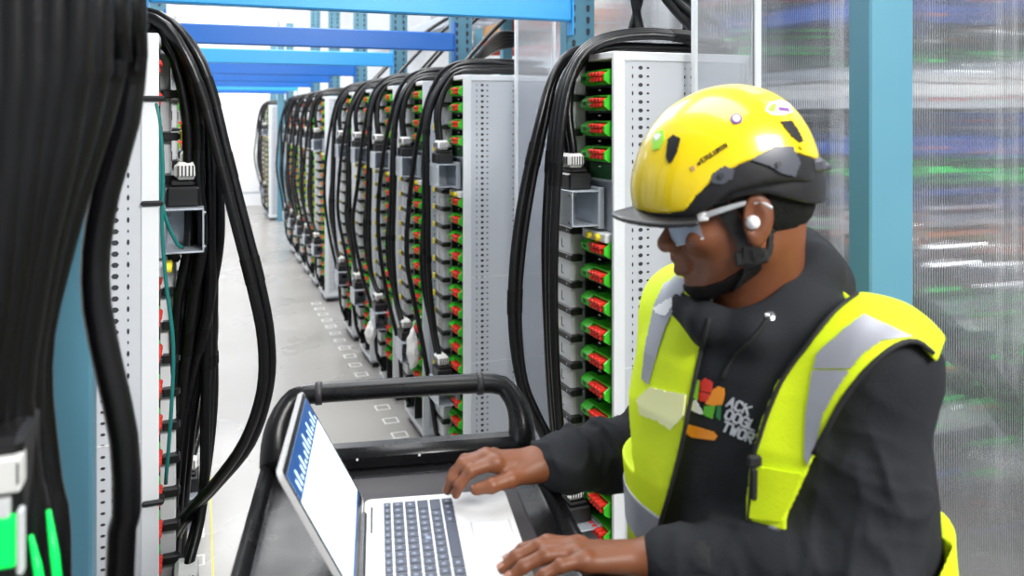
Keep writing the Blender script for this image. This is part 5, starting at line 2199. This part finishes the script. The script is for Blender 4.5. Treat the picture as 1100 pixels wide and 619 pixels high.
def shell(q):
    d = helm_outer(q)
    s = np.maximum(d, -(d + 0.006))
    return smax(s, rim(q) - q[:, 2], 0.004)


LOh, HIh = (-0.20, -0.15, -0.06), (0.20, 0.15, 0.20)
helmet = sdf_head_part(shell, LOh, HIh, 0.0032, 'helmet', [M['helmet']], person)


def rimband(q):
    """black lower rim and lamp mounts of the helmet"""
    d = helm_outer(q) + 0.002
    s = np.maximum(d, -(d + 0.010))
    f = q[:, 0] - 0.018
    low = np.interp(f, [-0.16, -0.12, -0.09, -0.05, 0.0, 0.03, 0.055, 0.075, 0.15], [0.028, 0.032, 0.044, 0.050, 0.046, 0.028, 0.018, 0.018, 0.024])
    s = smax(s, low - q[:, 2], 0.003)
    return smax(s, q[:, 2] - rim(q) - 0.004, 0.003)


sdf_head_part(rimband, LOh, HIh, 0.0032, 'helmet_rim', [M['helmet_black']], helmet)


def cradle(q):
    """headband and foam between helmet and head"""
    d = head_local(q, False)
    s = np.maximum(d - 0.016, -(d - 0.002))
    f = q[:, 0]
    low = np.interp(f, [-0.13, -0.08, -0.03, 0.0, 0.03, 0.06, 0.10], [-0.005, 0.010, 0.034, 0.036, 0.030, 0.026, 0.026])
    s = smax(s, low - q[:, 2], 0.003)
    return smax(s, q[:, 2] - 0.072, 0.003)


sdf_head_part(cradle, LOh, HIh, 0.0032, 'headband', [M['helmet_black']], helmet)


def visor(q):
    """short peak at the front"""
    f, l, u = q[:, 0] - 0.010, q[:, 1], q[:, 2]
    # peak: a curved sheet reaching forward, dropping a little
    uu = 0.035 - 0.10 * (f - 0.10) - 2.5 * l * l
    th = np.abs(u - uu) - 0.0035
    out = np.sqrt(((f - 0.03) / 0.143) ** 2 + (l / 0.112) ** 2) - 1
    d = smax(th, out * 0.11, 0.004)
    d = smax(d, 0.055 - f, 0.004)
    return d


sdf_head_part(visor, (0.03, -0.14, -0.06), (0.21, 0.14, 0.07), 0.0028, 'visor', [M['helmet_black']], helmet)


def hair(q):
    d = head_local(q, False)
    s = np.maximum(d - 0.0065 - 0.001 * vnoise(q, 160, 2), -(d + 0.003))
    f, u = q[:, 0], q[:, 2]
    hl_ = np.interp(f, [-0.13, -0.09, -0.06, -0.04, -0.02, 0.004, 0.02, 0.12], [-0.052, -0.056, -0.050, -0.030, 0.010, 0.004, 0.034, 0.06])
    s = smax(s, hl_ - u, 0.003)
    return smax(s, u - 0.10, 0.003)


sdf_head_part(hair, (-0.16, -0.12, -0.09), (0.14, 0.12, 0.12), 0.0030, 'hair', [M['hair']], person)


def beard(q):
    d = head_local(q, False)
    m = np.abs(q[:, 1])
    s = np.maximum(d - 0.0035 - 0.0008 * vnoise(q, 200, 4), -(d + 0.003))
    f, u = q[:, 0], q[:, 2]
    top = np.interp(f, [-0.02, 0.02, 0.045, 0.070, 0.085, 0.12], [-0.040, -0.066, -0.080, -0.087, -0.088, -0.090])
    s = smax(s, u - top, 0.004)
    return smax(s, 0.012 - f, 0.004)


sdf_head_part(beard, (-0.02, -0.10, -0.14), (0.14, 0.10, -0.01), 0.0026, 'beard', [M['beard']], person)


# chin straps, as webbing laid over the cheek
def ribbon(pts, w, name, mat, parent, lift=0.0045, side=1):
    sp = spline([Vector(p) for p in pts], 0.008)
    L = V([tuple(p) for p in sp])
    fn = lambda q: head_local(q, False)
    for _ in range(6):
        L = L - normal(fn, L) * (fn(L) - lift)[:, None]
    N = normal(fn, L)
    T = np.gradient(L, axis=0)
    T = T / (np.linalg.norm(T, axis=1)[:, None] + 1e-9)
    S = np.cross(T, N)
    vs, fs = [], []
    for i in range(len(L)):
        for a, b in ((-1, 0), (1, 0), (1, -1), (-1, -1)):
            vs.append(L[i] + S[i] * w / 2 * a + N[i] * b * 0.0022)
    for i in range(len(L) - 1):
        for k in range(4):
            k2 = (k + 1) % 4
            fs.append((i * 4 + k, i * 4 + k2, (i + 1) * 4 + k2, (i + 1) * 4 + k))
    fs += [(0, 1, 2, 3), tuple(len(vs) - 4 + k for k in (3, 2, 1, 0))]
    mb = MB()
    mb.add([Vector(hw(*v)) - Vector((ROOT[0], ROOT[1], 0)) for v in vs], fs, mat)
    return mb.build(name, parent)


for s in (1, -1):
    ribbon([(0.036, s * 0.074, 0.036), (0.022, s * 0.076, 0.006), (0.008, s * 0.074, -0.030), (0.004, s * 0.068, -0.050)], 0.020, 'front_strap', M['strap'], helmet)
    ribbon([(-0.060, s * 0.070, 0.034), (-0.048, s * 0.070, -0.010), (-0.026, s * 0.068, -0.040), (0.002, s * 0.066, -0.052)], 0.014, 'rear_strap', M['strap'], helmet)
    ribbon([(0.000, s * 0.068, -0.040), (0.004, s * 0.066, -0.060), (0.012, s * 0.056, -0.080), (0.022, s * 0.034, -0.094), (0.030, 0.0, -0.098)], 0.024, 'chin_strap', M['strap'], helmet, 0.0055)
    mb = MB()
    T0 = Matrix.Translation(Vector(hw(0.003, s * 0.076, -0.050)) - Vector((ROOT[0], ROOT[1], 0))) @ Matrix(((HF[0], HL[0], HU[0], 0), (HF[1], HL[1], HU[1], 0), (HF[2], HL[2], HU[2], 0), (0, 0, 0, 1)))
    mb.box((-0.022, -0.004, -0.010), (0.022, 0.004, 0.010), M['strap'], 0.003, T0)
    mb.build('strap_divider', helmet)

HT = Matrix(((HF[0], HL[0], HU[0], 0), (HF[1], HL[1], HU[1], 0), (HF[2], HL[2], HU[2], 0), (0, 0, 0, 1)))


def head_T(f, l, u):
    return Matrix.Translation(Vector(hw(f, l, u)) - Vector((ROOT[0], ROOT[1], 0))) @ HT


helm_w = lambda p: helm_outer(hl(p)) * HS
# vent slots, stickers and lettering on the shell
patch(helm_w, [(718, 150), (724, 145), (731, 149), (728, 162), (722, 174), (719, 176), (716, 170), (717, 158)], 'vent_slot', M['helmet_black'], helmet, 0.0018, 0.003, 2.0)
patch(helm_w, [(837, 131), (850, 130), (857, 140), (863, 152), (858, 154), (849, 146)], 'vent_slot', M['helmet_black'], helmet, 0.0018, 0.003, 2.0)
patch(helm_w, [(821, 119), (826, 111), (838, 108), (848, 113), (851, 121), (842, 124), (828, 124)], 'sticker', M['logo_white'], helmet, 0.0016, 0.0012, 2.0)
patch(helm_w, [(824, 118), (828, 113), (834, 112), (832, 121), (826, 121)], 'sticker_mark', M['sticker_green'], helmet, 0.0024, 0.0010, 1.5)
patch(helm_w, [(835, 116), (846, 117), (848, 121), (836, 120)], 'sticker_mark', M['sticker_purple'], helmet, 0.0024, 0.0010, 1.5)
circ = [(791 + 6.5 * math.cos(a), 128 + 6 * math.sin(a)) for a in [2 * math.pi * k / 16 for k in range(16)]]
patch(helm_w, circ, 'round_badge', M['sticker_purple'], helmet, 0.0016, 0.0012, 1.6)
circ = [(791 + 4 * math.cos(a), 128 + 3.6 * math.sin(a)) for a in [2 * math.pi * k / 12 for k in range(12)]]
patch(helm_w, circ, 'badge_mark', M['logo_white'], helmet, 0.0024, 0.0010, 1.4)
patch(helm_w, [(701, 150), (706, 142), (713, 140), (714, 150), (709, 160), (702, 162)], 'sticker', M['sticker_green'], helmet, 0.0016, 0.0012, 2.0)
patch(helm_w, [(703, 147), (708, 143), (711, 146), (706, 153)], 'sticker_mark', M['logo_white'], helmet, 0.0024, 0.0010, 1.5)
circ = [(744.5 + 2.6 * math.cos(a), 181 + 2.8 * math.sin(a)) for a in [2 * math.pi * k / 12 for k in range(12)]]
patch(helm_w, circ, 'maker_mark', M['tan'], helmet, 0.0016, 0.0012, 1.2)
circ = [(751 + 1.8 * math.cos(a), 176 + 2.0 * math.sin(a)) for a in [2 * math.pi * k / 10 for k in range(10)]]
patch(helm_w, circ, 'maker_mark', M['helmet_black'], helmet, 0.0016, 0.0012, 1.0)
print_on(helm_w, 755, 175, -33, 4.4, 'ETULUMIN', M['helmet_black'], 0.0014, 'shell_lettering', helmet)
# lamp mounts and bolts on the near side
mb = MB()
rim_w = lambda p: (helm_outer(hl(p)) + 0.002) * HS
patch(rim_w, [(762, 196), (766, 186), (778, 178), (789, 182), (787, 192), (776, 198)], 'lamp_mount', M['helmet_grey'], helmet, 0.003, 0.004, 2.5)
patch(rim_w, [(806, 172), (830, 158), (850, 158), (858, 176), (852, 190), (838, 186), (824, 178)], 'lamp_mount', M['helmet_grey'], helmet, 0.004, 0.005, 2.5)
mb.box((-0.022, -0.018, -0.010), (0.010, 0.018, 0.010), M['helmet_grey'], 0.005, head_T(-0.098, 0.035, 0.056))
mb.box((-0.030, -0.010, -0.006), (-0.018, 0.010, 0.004), M['helmet_grey'], 0.003, head_T(-0.098, 0.035, 0.052))
mb.build('rear_clip', helmet)
for (x, y) in ((775, 189), (834, 177)):
    circ = [(x + 3 * math.cos(a), y + 3 * math.sin(a)) for a in [2 * math.pi * k / 12 for k in range(12)]]
    patch(rim_w, circ, 'bolt_hole', M['hole'], helmet, 0.0065, 0.002, 1.2)
circ = [(860 + 3.2 * math.cos(a), 158 + 2.6 * math.sin(a)) for a in [2 * math.pi * k / 12 for k in range(12)]]
patch(helm_w, circ, 'yellow_button', M['helmet'], helmet, 0.004, 0.003, 1.2)

# safety glasses
gl = empty('safety_glasses', (0, 0, 0))
gl.parent = person
for s in (1, -1):
    mb = MB()
    vs, fs = [], []
    NX, NY = 12, 8
    for i in range(NX + 1):
        for j in range(NY + 1):
            a = i / NX
            b = j / NY
            l = s * (0.006 + 0.062 * a)
            hgt = 0.022 * (1 - 0.35 * a * a)
            u = -0.002 + (b - 0.5) * 2 * hgt - 0.006 * (1 - a) * (1 - b)
            f = 0.107 - 0.10 * (abs(l) / 0.075) ** 2.0 * 0.5 - 0.004 * (1 - b)
            vs.append((f, l, u))
    n = len(vs)
    vs += [(v[0] - 0.002, v[1], v[2]) for v in vs]
    for i in range(NX):
        for j in range(NY):
            q = (i * (NY + 1) + j, (i + 1) * (NY + 1) + j, (i + 1) * (NY + 1) + j + 1, i * (NY + 1) + j + 1)
            fs.append(q)
            fs.append(tuple(n + k for k in q[::-1]))
    mb.add(HWm(vs[:n]) + HWm(vs[n:]), fs, M['lens'])
    mb.build('lens', gl, smooth=True, recalc=False)
    mb = MB()
    edge = [i * (NY + 1) + NY for i in range(NX + 1)]
    mb.tube(HWm([vs[k] for k in edge]), 0.0018, M['bezel'], 8)
    mb.tube(HWm([vs[i * (NY + 1)] for i in range(NX + 1)]), 0.0012, M['temple'], 8)
    mb.build('lens_rim', gl, smooth=True)
    mb = MB()
    tp = [(0.074, s * 0.068, 0.010), (0.060, s * 0.073, 0.014), (0.030, s * 0.080, 0.020), (0.000, s * 0.0815, 0.024), (-0.022, s * 0.083, 0.022), (-0.034, s * 0.083, 0.012)]
    sp = spline([Vector(p) for p in tp], 0.006)
    mb.tube(HWm([tuple(p) for p in sp]), [0.0050 - 0.0025 * k / len(sp) for k in range(len(sp))], M['temple'], 8)
    mb.box((-0.008, -0.002, -0.006), (0.008, 0.002, 0.006), M['logo_white'], 0.002, head_T(0.058, s * 0.077, 0.0145))
    mb.build('temple_arm', gl, smooth=True, angle=50)
mb = MB()
mb.tube(HWm([(0.107, 0.008, 0.004), (0.109, 0, 0.006), (0.107, -0.008, 0.004)]), 0.003, M['temple'], 8)
mb.build('nose_bridge', gl, smooth=True)
# eyes
for s in (1, -1):
    mb = MB()
    mb.lathe([(0.0001, 0.0125)] + [(0.0125 * math.sin(t), 0.0125 * math.cos(t)) for t in (0.15, 0.3, 0.6, 0.9, 1.2, 1.57)], M['eye'], head_T(0.0735, s * 0.034, -0.0015) @ Matrix.Rotation(math.pi / 2 + 0.25, 4, 'Y') @ Matrix.Rotation(0, 4, 'X'), 20)
    e = mb.build('eyeball', person, smooth=True, angle=60)
    mb = MB()
    mb.lathe([(0.0055, 0.0115), (0.005, 0.0127), (0.0001, 0.0132)], M['iris'], head_T(0.0735, s * 0.034, -0.0015) @ Matrix.Rotation(math.pi / 2 + 0.3, 4, 'Y'), 16)
    mb.build('iris', e, smooth=True)
# earbud in the near ear
mb = MB()
mb.lathe([(0.004, -0.010), (0.0085, -0.004), (0.0095, 0.001), (0.0085, 0.006), (0.005, 0.009), (0.0002, 0.010)], M['earbud'], head_T(-0.006, 0.086, -0.002) @ Matrix.Rotation(-math.pi / 2, 4, 'X') @ Matrix.Rotation(0.3, 4, 'Y'), 20)
mb.build('earbud', person, smooth=True)
# finger nails
body_w = body
for H_ in (RH, LH):
    for k in ('idx', 'mid', 'ring', 'thb'):
        t, m_ = H_[k][3], H_[k][2]
        ax = (t - m_) / np.linalg.norm(t - m_)
        upv = V([0, 0, 1.0]) - ax * ax[2]
        upv = upv / np.linalg.norm(upv)
        sd = np.cross(ax, upv)
        rr = 0.0075
        c = t + ax * 0.001 + upv * (rr - 0.0008)
        mb = MB()
        Tm = Matrix.Translation(Vector((c[0] - ROOT[0], c[1] - ROOT[1], c[2]))) @ Matrix(((ax[0], sd[0], upv[0], 0), (ax[1], sd[1], upv[1], 0), (ax[2], sd[2], upv[2], 0), (0, 0, 0, 1)))
        mb.prism(rrect(-0.006, 0.005, -0.0045, 0.0045, 0.003), -0.001, 0.0006, M['nail'], Tm, 0.15)
        mb.build('finger_nail', person)
